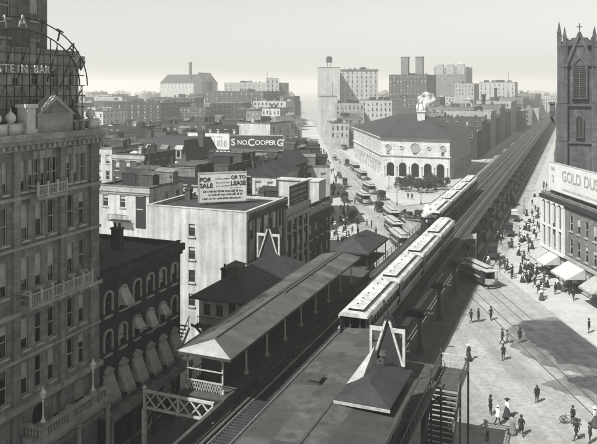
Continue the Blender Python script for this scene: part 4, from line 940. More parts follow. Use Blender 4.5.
BG = [
 # left middle ground, behind the whitewashed corner
 ('row_house','white rear house with fire balcony beside the hotel corner',97,149,190,106,10,m_white_wall,dict(rows=1,cols=3,parapet=.3,clutter=2,cornice=(m_trim_mid,'S'))),
 ('row_house','dark gabled shed house behind the white rear house',150,200,180,116,9,m_brick_deep,dict(rows=1,cols=5,clutter=5,parapet=.3)),
 ('tenement','narrow grey brick tenement with two windows left of the mansard roof',112,144,157,140,12,m_brick_mid,dict(rows=3,cols=3,clutter=2,cornice=(m_trim_mid,'S'))),
 ('row_house','low pale house hard against the hotel edge',86,112,150,150,12,m_cream_wall,dict(rows=2,cols=3,clutter=3)),
 ('mansard_house','dark mansard roofed house with pale dormers in the left rooftops',128,186,161,158,16,m_brick_deep,dict(rows=1,cols=7,roofkind='mansard',rise=4.6,roof=m_slate)),
 ('tenement','grey roofed tenement behind the for sale board',188,228,168,128,14,m_brick_mid,dict(rows=2,cols=4,clutter=5)),
 ('tenement','dark tenement peeping between the two large signs',226,262,172,132,14,m_brick_deep,dict(rows=2,cols=4,clutter=5)),
 ('row_house','small white gabled house near the crossing left of the square',252,276,176,120,10,m_white_wall,dict(rows=1,cols=2,roofkind='gable',rise=2.2,roof=m_tar)),
 ('warehouse','brown warehouse carrying the illegible pale sign',182,232,157,178,18,m_brick_mid,dict(rows=2,clutter=3)),
 ('warehouse','dark warehouse under the cooper sign',228,292,152,186,22,m_brick_deep,dict(rows=2,clutter=4)),
 ('theatre_block','dark block with shadowed roof just right of the cooper sign',287,322,156,190,26,m_brick_deep,dict(g='B',rows=3,clutter=5,parapet=.6)),
 ('corner_house','pale house with white end wall on the left kerb of Broadway',302,330,168,152,22,m_cream_wall,dict(g='B',rows=2,clutter=3)),
 ('loft_building','dark flat loft building filling the left middle distance',104,161,104,420,40,m_brick_deep,dict(rows=3,cols=9,clutter=6)),
 ('tenement','row of white topped tenement left of the dark loft',84,103,112,380,22,m_white_wall,dict(rows=2,clutter=2)),
 ('tenement','dark tenement in front of the flat loft building',96,140,128,260,20,m_brick_deep,dict(rows=2,clutter=5)),
 ('tenement','grey tenement with pale chimneys below the gabled hall',140,178,126,270,22,m_brick_mid,dict(rows=2,clutter=6)),
 ('tenement','long brown tenement left of the light blank wall',178,214,124,250,22,m_brick_mid,dict(rows=2,clutter=5)),
 ('tenement','dark tenement with rooftop sheds above the pale sign',206,238,127,236,18,m_brick_deep,dict(rows=2,clutter=5)),
 ('warehouse','blank light walled warehouse above the cooper sign',237,270,124.5,232,18,m_white_wall,dict(blank=True,sidecols=3,clutter=2)),
 ('house','white gable fronted house beside the blank light wall',271,279,122,240,14,m_white_wall,dict(rows=1,cols=2,roofkind='gable',rise=2,roof=m_tar_pale)),
 ('tenement','grey tenement lining the left side of Broadway past the signs',276,300,132,262,40,m_brick_mid,dict(g='B',rows=3,clutter=4)),
 ('tenement','mid grey tenement further up the left side of Broadway',284,302,120,360,50,m_grey_wall,dict(g='B',rows=3,clutter=3)),
 ('tenement','brick house with dark roof between loft and white windowed block',160,206,108,430,34,m_brick_mid,dict(rows=2,clutter=7)),
 ('office_block','dark block with a row of white windows in the left distance',205,264,92,520,40,m_brick_mid,dict(rows=4,cols=12,clutter=3,frames=None)),
 ('office_block','pale office block rising behind the dark windowed block',224,271,83,600,40,m_pale_wall,dict(rows=3,cols=10,clutter=4)),
 ('office_block','tall narrow pale block at the left mouth of Broadway',266,279,79,560,50,m_cream_wall,dict(g='B',rows=6,cols=3,clutter=1)),
 ('office_block','slim grey block right beside it at the left mouth of Broadway',279,284,84,620,60,m_grey_wall,dict(g='B',rows=4,cols=2,clutter=0)),
 ('tenement','dark brick tower house with square tank at left distance',178,203,96,640,30,m_brick_mid,dict(rows=2,clutter=5)),
 # Broadway, right side, and behind the palazzo
 ('loft_building','tall blank white walled loft with water tank, right side of Broadway',320,340,68,520,30,m_white_wall,dict(g='B',blank=True,side='W',sidecols=6,rows=9,parapet=.6)),
 ('hotel_block','white hotel block with rows of dark windows behind the palazzo',341,378,70,540,34,m_white_wall,dict(g='B',rows=7,cols=8,sidecols=6,clutter=5,cornice=(m_grey_wall,'SE'))),
 ('tenement','pale wall house with blank white gable below the tall loft',321,337,97,430,30,m_white_wall,dict(g='B',blank=True,side='W',rows=3,sidecols=5)),
 ('tenement','grey row building below the white hotel block',336,364,104,420,26,m_pale_wall,dict(g='B',rows=3,cols=7,clutter=4)),
 ('tenement','pale row building with sheds on its roof left of the palazzo roof',358,392,101,440,26,m_cream_wall,dict(rows=3,cols=8,clutter=4)),
 ('house','low white house on the right kerb of Broadway by the palazzo',331,349,124,350,26,m_cream_wall,dict(g='B',rows=2,cols=4,side='W',sidecols=6,clutter=2)),
 ('house','low grey house between palazzo and white house',344,362,118,372,26,m_grey_wall,dict(g='B',rows=2,cols=4,side='W',sidecols=6,clutter=2)),
 ('factory','dark many windowed factory with twin chimney towers behind the palazzo',389,427,75,560,40,m_brick_mid,dict(rows=7,cols=11,clutter=2)),
 ('annex','low brick annex at the foot of the twin chimney factory',384,440,98,470,20,m_brick_mid,dict(rows=2,cols=12,clutter=3)),
 ('apartment_block','grey apartment block with crenellated skyline right of the twin chimneys',434,466,67,760,50,m_grey_wall,dict(rows=6,cols=10,clutter=6,cornice=(m_pale_wall,'SE'))),
 ('apartment_block','low hazy block between crenellated block and pale windowed block',455,474,84,640,40,m_pale_wall,dict(rows=3,cols=6,clutter=3)),
 ('loft_building','pale windowed loft block above the far avenue roofs',479,515,82.5,620,30,m_cream_wall,dict(rows=5,cols=8,sidecols=5,clutter=4)),
 ('long_shed','long flat pale roofed building right behind the palazzo roof',428,474,108,360,30,m_grey_wall,dict(rows=2,cols=11,clutter=3,roof=m_tar_pale)),
 ('house','white domed little house front between palazzo and railway',463,470,101,520,20,m_cream_wall,dict(rows=2,cols=3)),
]
seed = 11
for name,label,pl,pr,pt,Y,dep,wall,kw in BG:
    seed += 1; kw.setdefault('seed', seed); kw['clutter'] = int(kw.get('clutter',0)*4.4)
    t,W,H = bpx(name,label,pl,pr,pt,Y,dep,wall,**kw)
    if seed % 3 == 0: b = MB(); hh_ = 5+Y*.008; b.cyl((W*.3,-dep*.2,H-.2),(W*.3,-dep*.2,H+hh_),.05+Y*.0003,.03+Y*.0002,6); b.lathe([(.02,H+hh_-.05),(.2,H+hh_+.1),(.02,H+hh_+.3)],(W*.3,-dep*.2,0),6); b.build('flagpole', m_iron_grey, t)
    if seed % 4 == 1 and name != 'mansard_house':
        b = MB(); q_ = random.Random(seed)
        for x_ in (-W*.35, W*.2): b.cyl((x_,dep*.1,H-.1),(x_,dep*.1,H+2.4),.06,.06,5)
        b.beam((-W*.35,dep*.1,H+2.3),(W*.2,dep*.1,H+2.3),.03); b.build('clothes_line', m_wood, t)
        for k in range(5):
            x_ = -W*.33+W*.5*k/5; w_ = W*.07; c_ = MB(); c_.box(x_,x_+w_,dep*.1-.02,dep*.1+.02,H+q_.uniform(.8,1.3),H+2.28); c_.build('washing', m_white, t)
    if name == 'mansard_house':
        for k in range(4):
            b = MB(); x = -W/2+W*(k+.5)/4; b.box(x-.8,x+.8,-dep/2-.1,-dep/2+1.6,H+.5,H+2.6); b.hip(x-1,x+1,-dep/2-.3,-dep/2+1.6,H+2.6,.9,gable=True); d_ = b.build('dormer', m_cream_wall if k != 2 else m_grey_wall, t)
            g_ = MB(); g_.quad((x-.45,-dep/2-.11,H+.8),(x+.45,-dep/2-.11,H+.8),(x+.45,-dep/2-.11,H+2.3),(x-.45,-dep/2-.11,H+2.3)); g_.build('pane', m_glass, d_)
        chimney(t,-W/2+.6,0,H+3,1.6,.8,3); chimney(t,W/2-.6,0,H+3,1.6,.8,3)
    if 'fire balcony' in label:
        pass
    if 'fire balcony' in label:
        b = MB(); b.box(-2,1.6,-dep/2-1.1,-dep/2-.01,H-5.0,H-4.92); 
        for k in range(19): b.box(-2+k*.2,-1.97+k*.2,-dep/2-1.1,-dep/2-1.06,H-4.9,H-4.0)
        b.box(-2,1.6,-dep/2-1.12,-dep/2-1.05,H-4.0,H-3.94); b.build('fire_balcony', m_iron, t)
        b = MB(); b.box(W/2-2.4,W/2-.6,-dep/2-.06,-dep/2-.01,H-6,H-.6); b.build('shutter', m_black, t)
    if 'water tank' in label: water_tank(t,0,-6,H,2.4,4,4.5); b = MB(); b.box(-2.5,2.5,-9,-3,H-.1,H+.8); b.build('tank_platform', m_brick_mid, t)
    if 'twin chimney towers' in label:
        for px_ in (403.5,418): 
            b = MB(); x = ((px_-389)/(427-389)-.5)*W; b.box(x-2.9,x+2.9,-dep/2+4,-dep/2+9.8,H-.2,zat(57,560)); b.box(x-3.2,x+3.2,-dep/2+3.7,-dep/2+10.1,zat(57,560),zat(56,560)); b.build('chimney_tower', m_grey_wall, t)
    if 'with crenellated' in label:
        for k in range(3): b = MB(); x = -W/2+W*(k+.5)/3; b.box(x-4,x+4,-dep/2-.3,-dep/2+6,H-8,H+3); b.hip(x-4.3,x+4.3,-dep/2-.6,-dep/2+6,H+3,3); b.build('bay_tower', m_pale_wall, t)
    if 'square tank' in label: water_tank(t,W/2-4,0,H,5,8,5,m_brick_mid)
EX = [
 ('row_house','narrow white front house second from the hotel edge',98,112,139,205,12,m_white_wall,dict(rows=2,cols=2,clutter=4)),
 ('row_house','brown gabled house with pale end in the left rooftops',112,130,140,215,14,m_brick_mid,dict(rows=2,cols=3,roofkind='gable',rise=3,roof=m_slate)),
 ('row_house','small cream house right of the mansard roof',184,196,147,200,12,m_cream_wall,dict(rows=2,cols=3,clutter=3)),
 ('tenement','squat brown tenement above the mansard dormers',140,166,134,240,14,m_brick_mid,dict(rows=2,cols=6,clutter=6)),
 ('tenement','thin dark tenement left of the faded pale sign',170,188,136,225,14,m_brick_deep,dict(rows=2,cols=4,clutter=5)),
 ('row_house','low cluttered brick house beneath the cooper sign',244,268,163,150,10,m_brick_deep,dict(rows=1,cols=4,clutter=6)),
 ('row_house','little gabled brick house by the dark lettered board',268,290,166,142,10,m_brick_deep,dict(rows=1,cols=3,roofkind='gable',rise=2.5,roof=m_slate)),
 ('tenement','dim tenement at the foot of the tall narrow pale block',246,268,112,420,24,m_grey_wall,dict(rows=2,cols=5,clutter=6)),
 ('tenement','white tenement front lit by sun above the light blank wall',262,280,109,400,20,m_white_wall,dict(rows=3,cols=5,clutter=4)),
 ('tenement','brick tenement between gabled hall and dark loft',150,172,98,560,24,m_brick_mid,dict(rows=2,cols=6,clutter=6)),
 ('tenement','pale tenement at the hotel corner on the horizon',97,122,97,620,24,m_cream_wall,dict(rows=2,cols=7,clutter=6)),
]
for name,label,pl,pr,pt,Y,dep,wall,kw in EX:
    seed += 1; kw.setdefault('seed', seed); bpx(name,label,pl,pr,pt,Y,dep,wall,**kw)
# gabled hall far left with chimney
Yh = 900; t,W,H = bpx('exhibition_hall','pale gabled hall with dark roof and tall chimney on left skyline',160,203,83,Yh,40,m_cream_wall,rows=2,cols=12,sidecols=6,roofkind='gable',rise=12,roof=m_slate)
b = MB(); b.lathe([(2.6,0),(2.0,H+26),(2.5,H+26.5),(2.5,H+28)],(8,-10,0),10); b.build('smokestack', m_brick_mid, t)
b = MB(); b.hip(W/2-14,W/2+1,-20.5,12,H,14,gable=True); b.box(W/2-14,W/2+1,-20.4,12,0,H); b.build('cross_gable', m_brick_mid, t)
# west side of the avenue beyond the palazzo: fronts on the avenue seen obliquely
AV = [(303,318,13,m_brick_deep,'dark'),(319,336,17,m_brick_mid,'brown'),(337,352,15,m_brick_deep,'black fronted'),(353,376,19,m_pale_wall,'pale'),(377,398,16,m_brick_mid,'mid grey'),(399,430,21,m_grey_wall,'tall grey'),(431,470,17,m_brick_deep,'long dark'),(471,520,22,m_pale_wall,'long pale'),(521,580,18,m_brick_mid,'long brown'),(581,660,23,m_grey_wall,'hazy grey'),(661,760,20,m_brick_mid,'faint far'),(761,900,24,m_grey_wall,'faintest farthest')]
ordn = ['first','second','third','fourth','fifth','sixth','seventh','eighth','ninth','tenth','eleventh','twelfth']
for i,(a,b_,h,wl_,nm) in enumerate(AV):
    bld_uv('avenue_house', f'{nm} avenue house left of the railway, {ordn[i]} beyond the palazzo', a, b_-.1, -62+(i%3), -39+.2*(i%2), h, wl_, {'E': grid_ops(b_-.1-a, max(3,int((b_-a)/3.2)), 3 if h < 18 else 4, 1.0, 1.9, h-3.2-3.5*(2 if h < 18 else 3), 3.5), 'S': grid_ops(23-(i%3)+.2*(i%2), 5, 1, 1, 1.8, h-3.2, 3.4)}, clutter=4, seed=60+i, cornice=(m_trim_mid,'E'))
RV = [(160,185,10,m_brick_mid,'low brick'),(186,225,14,m_grey_wall,'grey'),(226,290,17,m_brick_mid,'brown'),(291,400,18,m_grey_wall,'long grey'),(401,620,20,m_brick_mid,'far hazy')]
for i,(a,b_,h,wl_,nm) in enumerate(RV):
    bld_uv('avenue_house', f'{nm} house lining the right pavement behind the church tower', a, b_-.1, -5.0, 14, h, wl_, {'W': grid_ops(b_-.1-a, max(3,int((b_-a)/3.2)), 3, 1.0, 1.9, 3.2, 3.4)}, clutter=3, seed=90+i)
for px_,zt_,Y_,nm in ((506,26,430,'nearest'),(513,30,560,'middle'),(528,33,700,'farthest')):
    c = atY(px_,Y_); b = MB(); b.lathe([(1.6,0),(1.1,zt_),(1.5,zt_+.3),(1.5,zt_+1.2)],(0,0,0),10); o = b.build('smokestack', m_brick_deep, None, loc=(c[0]-14,c[1],0)); tag(o, f'slim dark smokestack above the far avenue roofs, {nm} of three', 'chimney', 'smokestacks above the avenue')
# signs on roofs
sign_board('dark roof sign with big white letters cooper on it', atY(230,182), atY(283,180), zat(150,181), zat(135.5,181), [('S',.06,.5,2.5),('NO.',.245,.5,1.65),('C',.405,.5,2.6),('OOPER',.67,.5,1.7),('G',.945,.5,2.4)], m_b=m_sign_dark, m_t=m_white)
sign_board('pale roof sign with faded lettering left of the cooper sign', atY(188,178), atY(229,174), zat(158,176), zat(133.5,176), [], m_b=m_white, m_t=m_canvas_grey, thin=[(.1,.85,.88,.5),(.06,.5,.66,1.5),(.6,.95,.62,1.9),(.08,.55,.38,1.1),(.2,.75,.16,.8)])
sign_board('small white lettered two line sign up Broadway', atY(302,256), atY(318,254), zat(149,255), zat(139,255), [], m_b=m_grey_wall, m_t=m_white, thin=[(.05,.95,.75,1.2),(.1,.9,.28,1.1)])
# the far city: individual blocks can no longer be told apart
q = random.Random(21)
fc = MB()
for k in range(900):
    Y = 480*math.exp(q.random()*1.75); px_ = q.uniform(-40,640)
    X = (px_-CX)*Y/F; 
    u_, v_ = SA*X+CA*Y, CA*X-SA*Y
    if -46 < v_ < 20: continue
    if -12-.01*Y < X < 30+.03*Y: continue
    w, d, h = q.uniform(8,26), q.uniform(10,26), min(q.gauss(17,3.5), 25)
    if px_ > 380 and Y < 640: h = min(h, 15)
    ca, sa_ = math.cos(R6), math.sin(R6); i0 = len(fc.v); mi = q.choice([0,1,2,3,4])
    Tb = lambda x,y,z: (X+x*ca-y*sa_, Y+x*sa_+y*ca, z)
    fc.box(0,w,0,d,0,h,mi,Tb); fc.box(.3,w-.3,.3,d-.3,h,h+.08,5,Tb)
    for j in range(int(w/3)):
        for r_ in range(3): fc.box(1+j*3,2.1+j*3,-.06,-.01,h-2.8-r_*3.4,h-1-r_*3.4,6,Tb)
    for j in range(q.randint(1,4)):
        x, y, hh = q.uniform(1,w-2), q.uniform(1,d-2), q.uniform(1,3); fc.box(x,x+q.uniform(.8,3),y,y+q.uniform(.8,3),h+.09,h+hh,q.choice([0,1,3,4]),Tb)
stuff(fc.build('distant_city', [m_brick_mid, m_grey_wall, m_brick_deep, m_pale_wall, m_cream_wall, m_tar_pale, m_glass]))
# ================================================================== TRAINS
def el_car():
    L, hw = 12.2, 1.32
    t = bpy.data.objects.new('railway_car', None); COL.objects.link(t)
    b = MB(); ops = [(.9+k*1.05, 1.65+k*1.05, 1.95, 2.85) for k in range(10)]
    for s in ('E','W'):
        Tf = Tface(s, 2*hw, L-1.4); wall_face(b, lambda a,d,z,Tf=Tf: (Tf(a,d,z)[0]-hw, Tf(a,d,z)[1]+.7, z), L-1.4, .95, 3.15, ops, .08)
    for s in ('S','N'):
        Tf = Tface(s, 2*hw, L-1.4); wall_face(b, lambda a,d,z,Tf=Tf: (Tf(a,d,z)[0]-hw, Tf(a,d,z)[1]+.7, z), 2*hw, .95, 3.15, [(hw-.4,hw+.4,1.0,2.95),(.25,.75,1.9,2.85),(2*hw-.75,2*hw-.25,1.9,2.85)], .08)
    b.box(-hw,hw,.02,L-.02,.78,.948); b.build('body', m_car, t)
    gm = window_mesh(.75,.9,False,'sash',(m_wood,m_glass))
    for s in ('E','W'):
        for o in ops: y = .7+((o[0]+o[1])/2 if s == 'E' else L-1.4-(o[0]+o[1])/2); link('window', gm[2], t, ((hw+.1) if s == 'E' else -(hw+.1), y, o[2]), ROT[s])
    r = MB()
    prof = [(-hw-.12,3.15),(-hw-.02,3.36),(-.82,3.52),(.82,3.52),(hw+.02,3.36),(hw+.12,3.15)]
    for k in range(5): r.quad((prof[k][0],.0,prof[k][1]),(prof[k+1][0],.0,prof[k+1][1]),(prof[k+1][0],L,prof[k+1][1]),(prof[k][0],L,prof[k][1])) if False else r.quad((prof[k][0],L,prof[k][1]),(prof[k][0],0,prof[k][1]),(prof[k+1][0],0,prof[k+1][1]),(prof[k+1][0],L,prof[k+1][1]))
    r.poly([(x,0,z) for x,z in prof][::-1]); r.poly([(x,L,z) for x,z in prof]); rf = r.build('roof', m_car_roof, t)
    c = MB(); c.box(-.7,.7,.9,L-.9,3.5,3.8,1); c.hip(-.86,.86,.55,L-.55,3.802,.16,.3); c.build('clerestory', [m_car_roof, m_car], rf)
    vm = MB()
    for k in range(6): vm.cyl((0,1.6+k*1.8,3.9),(0,1.6+k*1.8,4.04),.08,.1,6)
    vm.build('roof_ventilator', m_iron_grey, rf)
    for y in (.05, L-.12):
        e_ = MB()
        for x in (-1.2,-.6,.6,1.2): e_.box(x-.03,x+.03,y,y+.06,.95,1.95)
        for z in (1.4,1.92): e_.box(-1.22,-.42,y,y+.06,z,z+.05); e_.box(.42,1.22,y,y+.06,z,z+.05)
        for x in (-1.25,1.25): e_.box(x-.04,x+.04,y,y+.06,.95,3.2)
        e_.build('platform_gate', m_iron, t)
    for y in (2.2, L-2.2):
        w = MB(); w.box(-.8,.8,y-1.1,y+1.1,.3,.55)
        for dy in (-.75,.75):
            for x in (-.72,.72): w.cyl((x-.06,y+dy,.40),(x+.06,y+dy,.40),.40,.40,12)
        w.build('truck', m_iron, t)
    return t
proto = el_car()
def put_car(first, u, v, label, roofm=None):
    o = proto if first else copy_tree(proto)
    o.location = (*UV(u,v),6.5); o.rotation_euler = (0,0,R6); tag(o, label, 'train car', 'elevated railway cars'); return o
nm = ['front car of the near elevated train, its end facing the platform roof','second car of the near elevated train on the right track','third car of the near elevated train on the right track','rear fourth car of the near elevated train beside the steam puff']
for i in range(4): put_car(i == 0, 61.5+i*12.6, RT, nm[i])
nm = ['nearest car of the far elevated train on the left track','second car of the far elevated train on the left track','third car of the far elevated train on the left track','last car of the far elevated train before the palazzo corner']
for i in range(4): put_car(False, 118+i*12.6, LT, nm[i])
# small tank locomotive at the head of the far train
lo = thing('locomotive', 'small black steam locomotive under a white puff between the trains', 'locomotive', (*UV(111.2,LT),6.5), R6)
b = MB(); b.box(-1.1,1.1,0,6.2,.7,1.0); b.build('frame', m_iron, lo)
b = MB(); b.cyl((0,.5,1.75),(0,4.2,1.75),.62,.62,14); b.build('boiler', m_black, lo)
b = MB(); b.box(-1.15,1.15,3.6,6.0,1.0,2.9); b.hip(-1.25,1.25,3.4,6.2,2.9,.35); b.build('cab', m_car, lo)
b = MB(); b.lathe([(.18,2.3),(.2,3.0),(.3,3.25),(.3,3.35)],(0,1.0,0),10); b.build('chimney', m_black, lo)
b = MB(); b.lathe([(.28,2.3),(.28,2.55),(.1,2.75)],(0,2.4,0),10); b.build('steam_dome', m_copper, lo)
for y in (1.2,2.7,4.6):
    for x in (-.72,.72): b = MB(); b.cyl((x-.06,y,.45),(x+.06,y,.45),.45,.45,14); b.build('wheel', m_iron, lo)
# ================================================================== STREETCARS AND CARRIAGES
def streetcar():
    L, hw = 8.6, 1.1
    t = bpy.data.objects.new('streetcar', None); COL.objects.link(t)
    b = MB(); ops = [(.5+k*1.05,1.3+k*1.05,1.6,2.5) for k in range(5)]
    for s in ('E','W'):
        Tf = Tface(s,2*hw,6.0); wall_face(b, lambda a,d,z,Tf=Tf: (Tf(a,d,z)[0]-hw, Tf(a,d,z)[1]-3.0, z), 6.0, .75, 2.7, ops, .06)
    for s in ('S','N'):
        Tf = Tface(s,2*hw,6.0); wall_face(b, lambda a,d,z,Tf=Tf: (Tf(a,d,z)[0]-hw, Tf(a,d,z)[1]-3.0, z), 2*hw, .75, 2.7, [(hw-.4,hw+.4,.8,2.5)], .06)
    b.box(-hw,hw,-L/2,L/2,.6,.745); b.build('body', m_car, t)
    gm = window_mesh(.8,.9,False,'sash',(m_wood,m_glass))
    for s in ('E','W'):
        for o in ops: y = -3+((o[0]+o[1])/2 if s == 'E' else 6-(o[0]+o[1])/2); link('window', gm[2], t, ((hw+.1) if s == 'E' else -(hw+.1), y, o[2]), ROT[s])
    for y in (-1,1):
        d = MB(); n = 8
        for k in range(n):
            t0, t1 = math.pi*k/n, math.pi*(k+1)/n
            p, q_ = (-hw*math.cos(t0), y*(L/2-.6+.6*math.sin(t0))), (-hw*math.cos(t1), y*(L/2-.6+.6*math.sin(t1)))
            d.quad((*p,.7),(*q_,.7),(*q_,1.6),(*p,1.6)); d.quad((*p,.2),(*q_,.2),(*q_,.35),(*p,.35))
        d.build('dashboard', m_canvas_grey, t)
        ps = MB()
        for x in (-hw+.05,hw-.05): ps.cyl((x,y*(L/2-.55),.7),(x,y*(L/2-.55),2.75),.035,.035,6)
        ps.build('platform_post', m_iron, t)
        lamp = MB(); lamp.cyl((0,y*(L/2+.0),1.3),(0,y*(L/2+.12),1.3),.14,.14,10); lamp.build('headlight', m_white, t)
    r = MB(); r.hip(-hw-.1,hw+.1,-L/2-.05,L/2+.05,2.75,.22,.5); r.box(-hw-.1,hw+.1,-L/2-.05,L/2+.05,2.66,2.748); rf = r.build('roof', m_car_roof_grey, t)
    c = MB(); c.box(-.6,.6,-3.2,3.2,2.9,3.15,1); c.hip(-.72,.72,-3.4,3.4,3.152,.14,.3); c.build('clerestory', [m_car_roof_grey, m_car], rf)
    for y in (-1.0,1.0):
        for x in (-.72,.72): w = MB(); w.cyl((x-.05,y,.38),(x+.05,y,.38),.38,.38,12); w.build('wheel', m_iron, t)
    return t
sproto = streetcar()
def put_sc(first, px, py, ang, label):
    o = sproto if first else copy_tree(sproto); p = P(px,py); o.location = (p[0],p[1],.02); o.rotation_euler = (0,0,ang); tag(o,label,'streetcar','streetcars'); return o
bw_ = rotB
put_sc(True, 393.5, 233, bw_+R(4), 'dark streetcar with pale roof beside the railway, nearest in the square')
put_sc(False, 391, 221, bw_+R(2), 'streetcar right behind the nearest one in the square')
put_sc(False, 363, 203, bw_+R(6), 'streetcar with pale front dash left of the kerb lamps')
put_sc(False, 369, 193, bw_+R(6), 'streetcar following close behind the pale fronted one')
put_sc(False, 362, 179, bw_+R(3), 'distant streetcar beside the palazzo flank')
put_sc(False, 355, 171, bw_+R(3), 'distant streetcar alone in the middle of Broadway')
put_sc(False, 343, 149, bw_+R(2), 'farthest tiny streetcar up Broadway')
put_sc(False, 400, 247, bw_+R(4), 'streetcar half hidden behind the near train')
put_sc(False, 478, 282, bw_+R(14), 'streetcar coming out from under the railway at the right')
def wheel_mesh(r, n=12):
    w = MB()
    for k in range(16):
        a, c = 2*math.pi*k/16, 2*math.pi*(k+1)/16; w.beam((0,r*math.cos(a),r*math.sin(a)),(0,r*math.cos(c),r*math.sin(c)),.07,.07)
    for k in range(n): a = 2*math.pi*k/n; w.beam((0,0,0),(0,r*math.cos(a),r*math.sin(a)),.03)
    w.cyl((-.12,0,0),(.12,0,0),.1,.1,8); return w.mesh('wheel', m_wood)
wl_big, wl_small = wheel_mesh(.62), wheel_mesh(.45)
def carriage(px, py, ang, label, covered):
    p = P(px,py); t = thing('carriage', label, 'carriage', (p[0],p[1],0), ang, 'horse carriages')
    b = MB(); b.box(-.7,.7,-1.5,1.2,.75,1.25); b.box(-.65,.65,-1.45,-.4,1.25,1.65); b.build('body', m_car, t)
    for x in (-.85,.85): link('wheel', wl_big, t, (x,-.9,.65)); link('wheel', wl_small, t, (x,.95,.48))
    b = MB(); b.box(-.6,.6,.5,1.1,1.25,1.6); b.box(-.6,.6,.4,.52,1.6,2.0); b.build('seat', m_wood, t)
    for x in (-.45,.45): b = MB(); b.beam((x,1.2,.9),(x*.9,3.6,1.1),.06); b.build('shaft', m_wood, t)
    if covered:
        b = MB(); b.box(-.75,.75,-1.6,.6,1.66,2.6); b.hip(-.8,.8,-1.7,.8,2.6,.25,.4); b.build('hood', m_black if covered == 1 else m_canvas, t)
    return t
# ------------------------------------------------------------------ skinned bodies
def skin_mesh(name, verts, edges, radii, root=0, sub=1, flat=None):
    me = bpy.data.meshes.new(name); me.from_pydata(verts, edges, []); o = bpy.data.objects.new(name, me); COL.objects.link(o)
    md = o.modifiers.new('s','SKIN'); md.use_smooth_shade = True
    for i, v in enumerate(me.skin_vertices[0].data): v.radius = radii[i] if hasattr(radii[i],'__len__') else (radii[i],radii[i]); v.use_root = (i == root)
    ss_ = o.modifiers.new('d','SUBSURF'); ss_.levels = sub; ss_.render_levels = sub
    bpy.context.view_layer.update(); out = bpy.data.meshes.new_from_object(o.evaluated_get(bpy.context.evaluated_depsgraph_get())); bpy.data.objects.remove(o); return out
def body_mesh(pose, rad=1.):
    V, E, Rr = [], [], []
    def add(p, r, par=None):
        V.append(p); Rr.append(r); i = len(V)-1
        if par is not None: E.append((par,i))
        return i
    lean = pose.get('lean',0)
    pel = add((0,0,.95),(.16*rad,.125*rad)); ab = add((0,lean*.3,1.12),(.15*rad,.115*rad),pel); chs = add((0,lean*.7,1.34),(.185*rad,.125*rad),ab); nk = add((0,lean,1.5),.06,chs); hd = add((0,lean+.015,1.6),(.085,.095),nk); tp_ = add((0,lean+.01,1.7),(.07,.08),hd)
    for s,(fy,ky,kz) in ((-1,pose['l']),(1,pose['r'])):
        h = add((s*.1,0,.88),.1*rad,pel); k = add((s*.11,ky,.49),.065,h); a = add((s*.11,fy,kz),.042,k); f_ = add((s*.12,fy+.06,kz-.045),.042,a); add((s*.13,fy+.2,kz-.055),.03,f_)
    for s,(ey,ez,hy,hz_,hx) in ((-1,pose['la']),(1,pose['ra'])):
        sh = add((s*.2,lean*.8,1.42),.065,chs); el_ = add((s*.26,ey+lean*.6,ez),.047,sh); w = add((s*hx,hy+lean*.4,hz_),.032,el_)
        d = (Vector(V[w])-Vector(V[el_])).normalized(); pm_ = add(tuple(Vector(V[w])+d*.075),(.042,.022),w)
        side = d.cross(Vector((s,0,0))).normalized()
        for j in range(4):
            b0 = Vector(V[pm_])+side*(.03-.02*j); m1 = add(tuple(b0+d*(.035+.006*(j in (1,2)))),.0095,pm_); add(tuple(b0+d*(.07+.008*(j in (1,2)))-Vector((s*.015,0,0))),.008,m1)
        add(tuple(Vector(V[w])+d*.06+side*.05),.0095,w)
    me = skin_mesh('body', V, E, Rr, 0, 1)
    bm = bmesh.new(); bm.from_mesh(me)
    for (x,y,z,sx,sy,sz) in ((0,lean+.115,1.615,.015,.025,.03),(-.085,lean+.01,1.62,.012,.02,.03),(.085,lean+.01,1.62,.012,.02,.03)):     # nose and ears
        r = bmesh.ops.create_icosphere(bm, subdivisions=1, radius=1, matrix=Matrix.Translation((x,y,z)) @ Matrix.Diagonal((sx,sy,sz,1)))
    for (x,y,z,sx,sy,sz) in ((-.03,lean+.098,1.64,.013,.012,.009),(.03,lean+.098,1.64,.013,.012,.009),(0,lean+.1,1.565,.028,.01,.007)):  # eyes, mouth
        r = bmesh.ops.create_icosphere(bm, subdivisions=1, radius=1, matrix=Matrix.Translation((x,y,z)) @ Matrix.Diagonal((sx,sy,sz,1)))
        for v in r['verts']:
            for f in v.link_faces: f.material_index = 3
    for f in bm.faces:
        c = f.calc_center_median(); f.smooth = True
        if f.material_index == 3: continue
        hand = abs(c.x) > .2 and c.z < 1.35 and any((c-Vector(V[i])).length < .13 for i in range(len(V)) if isinstance(Rr[i], tuple) and Rr[i] == (.042,.022))
        f.material_index = 0 if (c.z > 1.52 or hand) else (1 if c.z > .93 or abs(c.x) > .21 else (3 if c.z < .09 else 2))
    me.materials.clear()
    for _ in range(4): me.materials.append(m_black)
    bm.to_mesh(me); bm.free()
    return me
POSES = {'stand': dict(l=(0,0,.07), r=(.02,.02,.07), la=(-.02,1.15,.05,.9,.29), ra=(-.02,1.15,.06,.9,.29)),
         'walk': dict(l=(.32,.16,.08), r=(-.34,-.02,.14), la=(-.14,1.16,-.12,.93,.29), ra=(.06,1.16,.24,.98,.27), lean=.03),
         'stride': dict(l=(-.28,.02,.12), r=(.26,.14,.07), la=(.08,1.16,.26,1.02,.24), ra=(-.12,1.16,-.1,.93,.29), lean=.02),
         'bend': dict(l=(.05,.1,.07), r=(-.05,.05,.07), la=(.2,1.12,.4,.92,.22), ra=(.2,1.12,.4,.92,.22), lean=.22)}
BODY = {k: body_mesh(v) for k, v in POSES.items()}
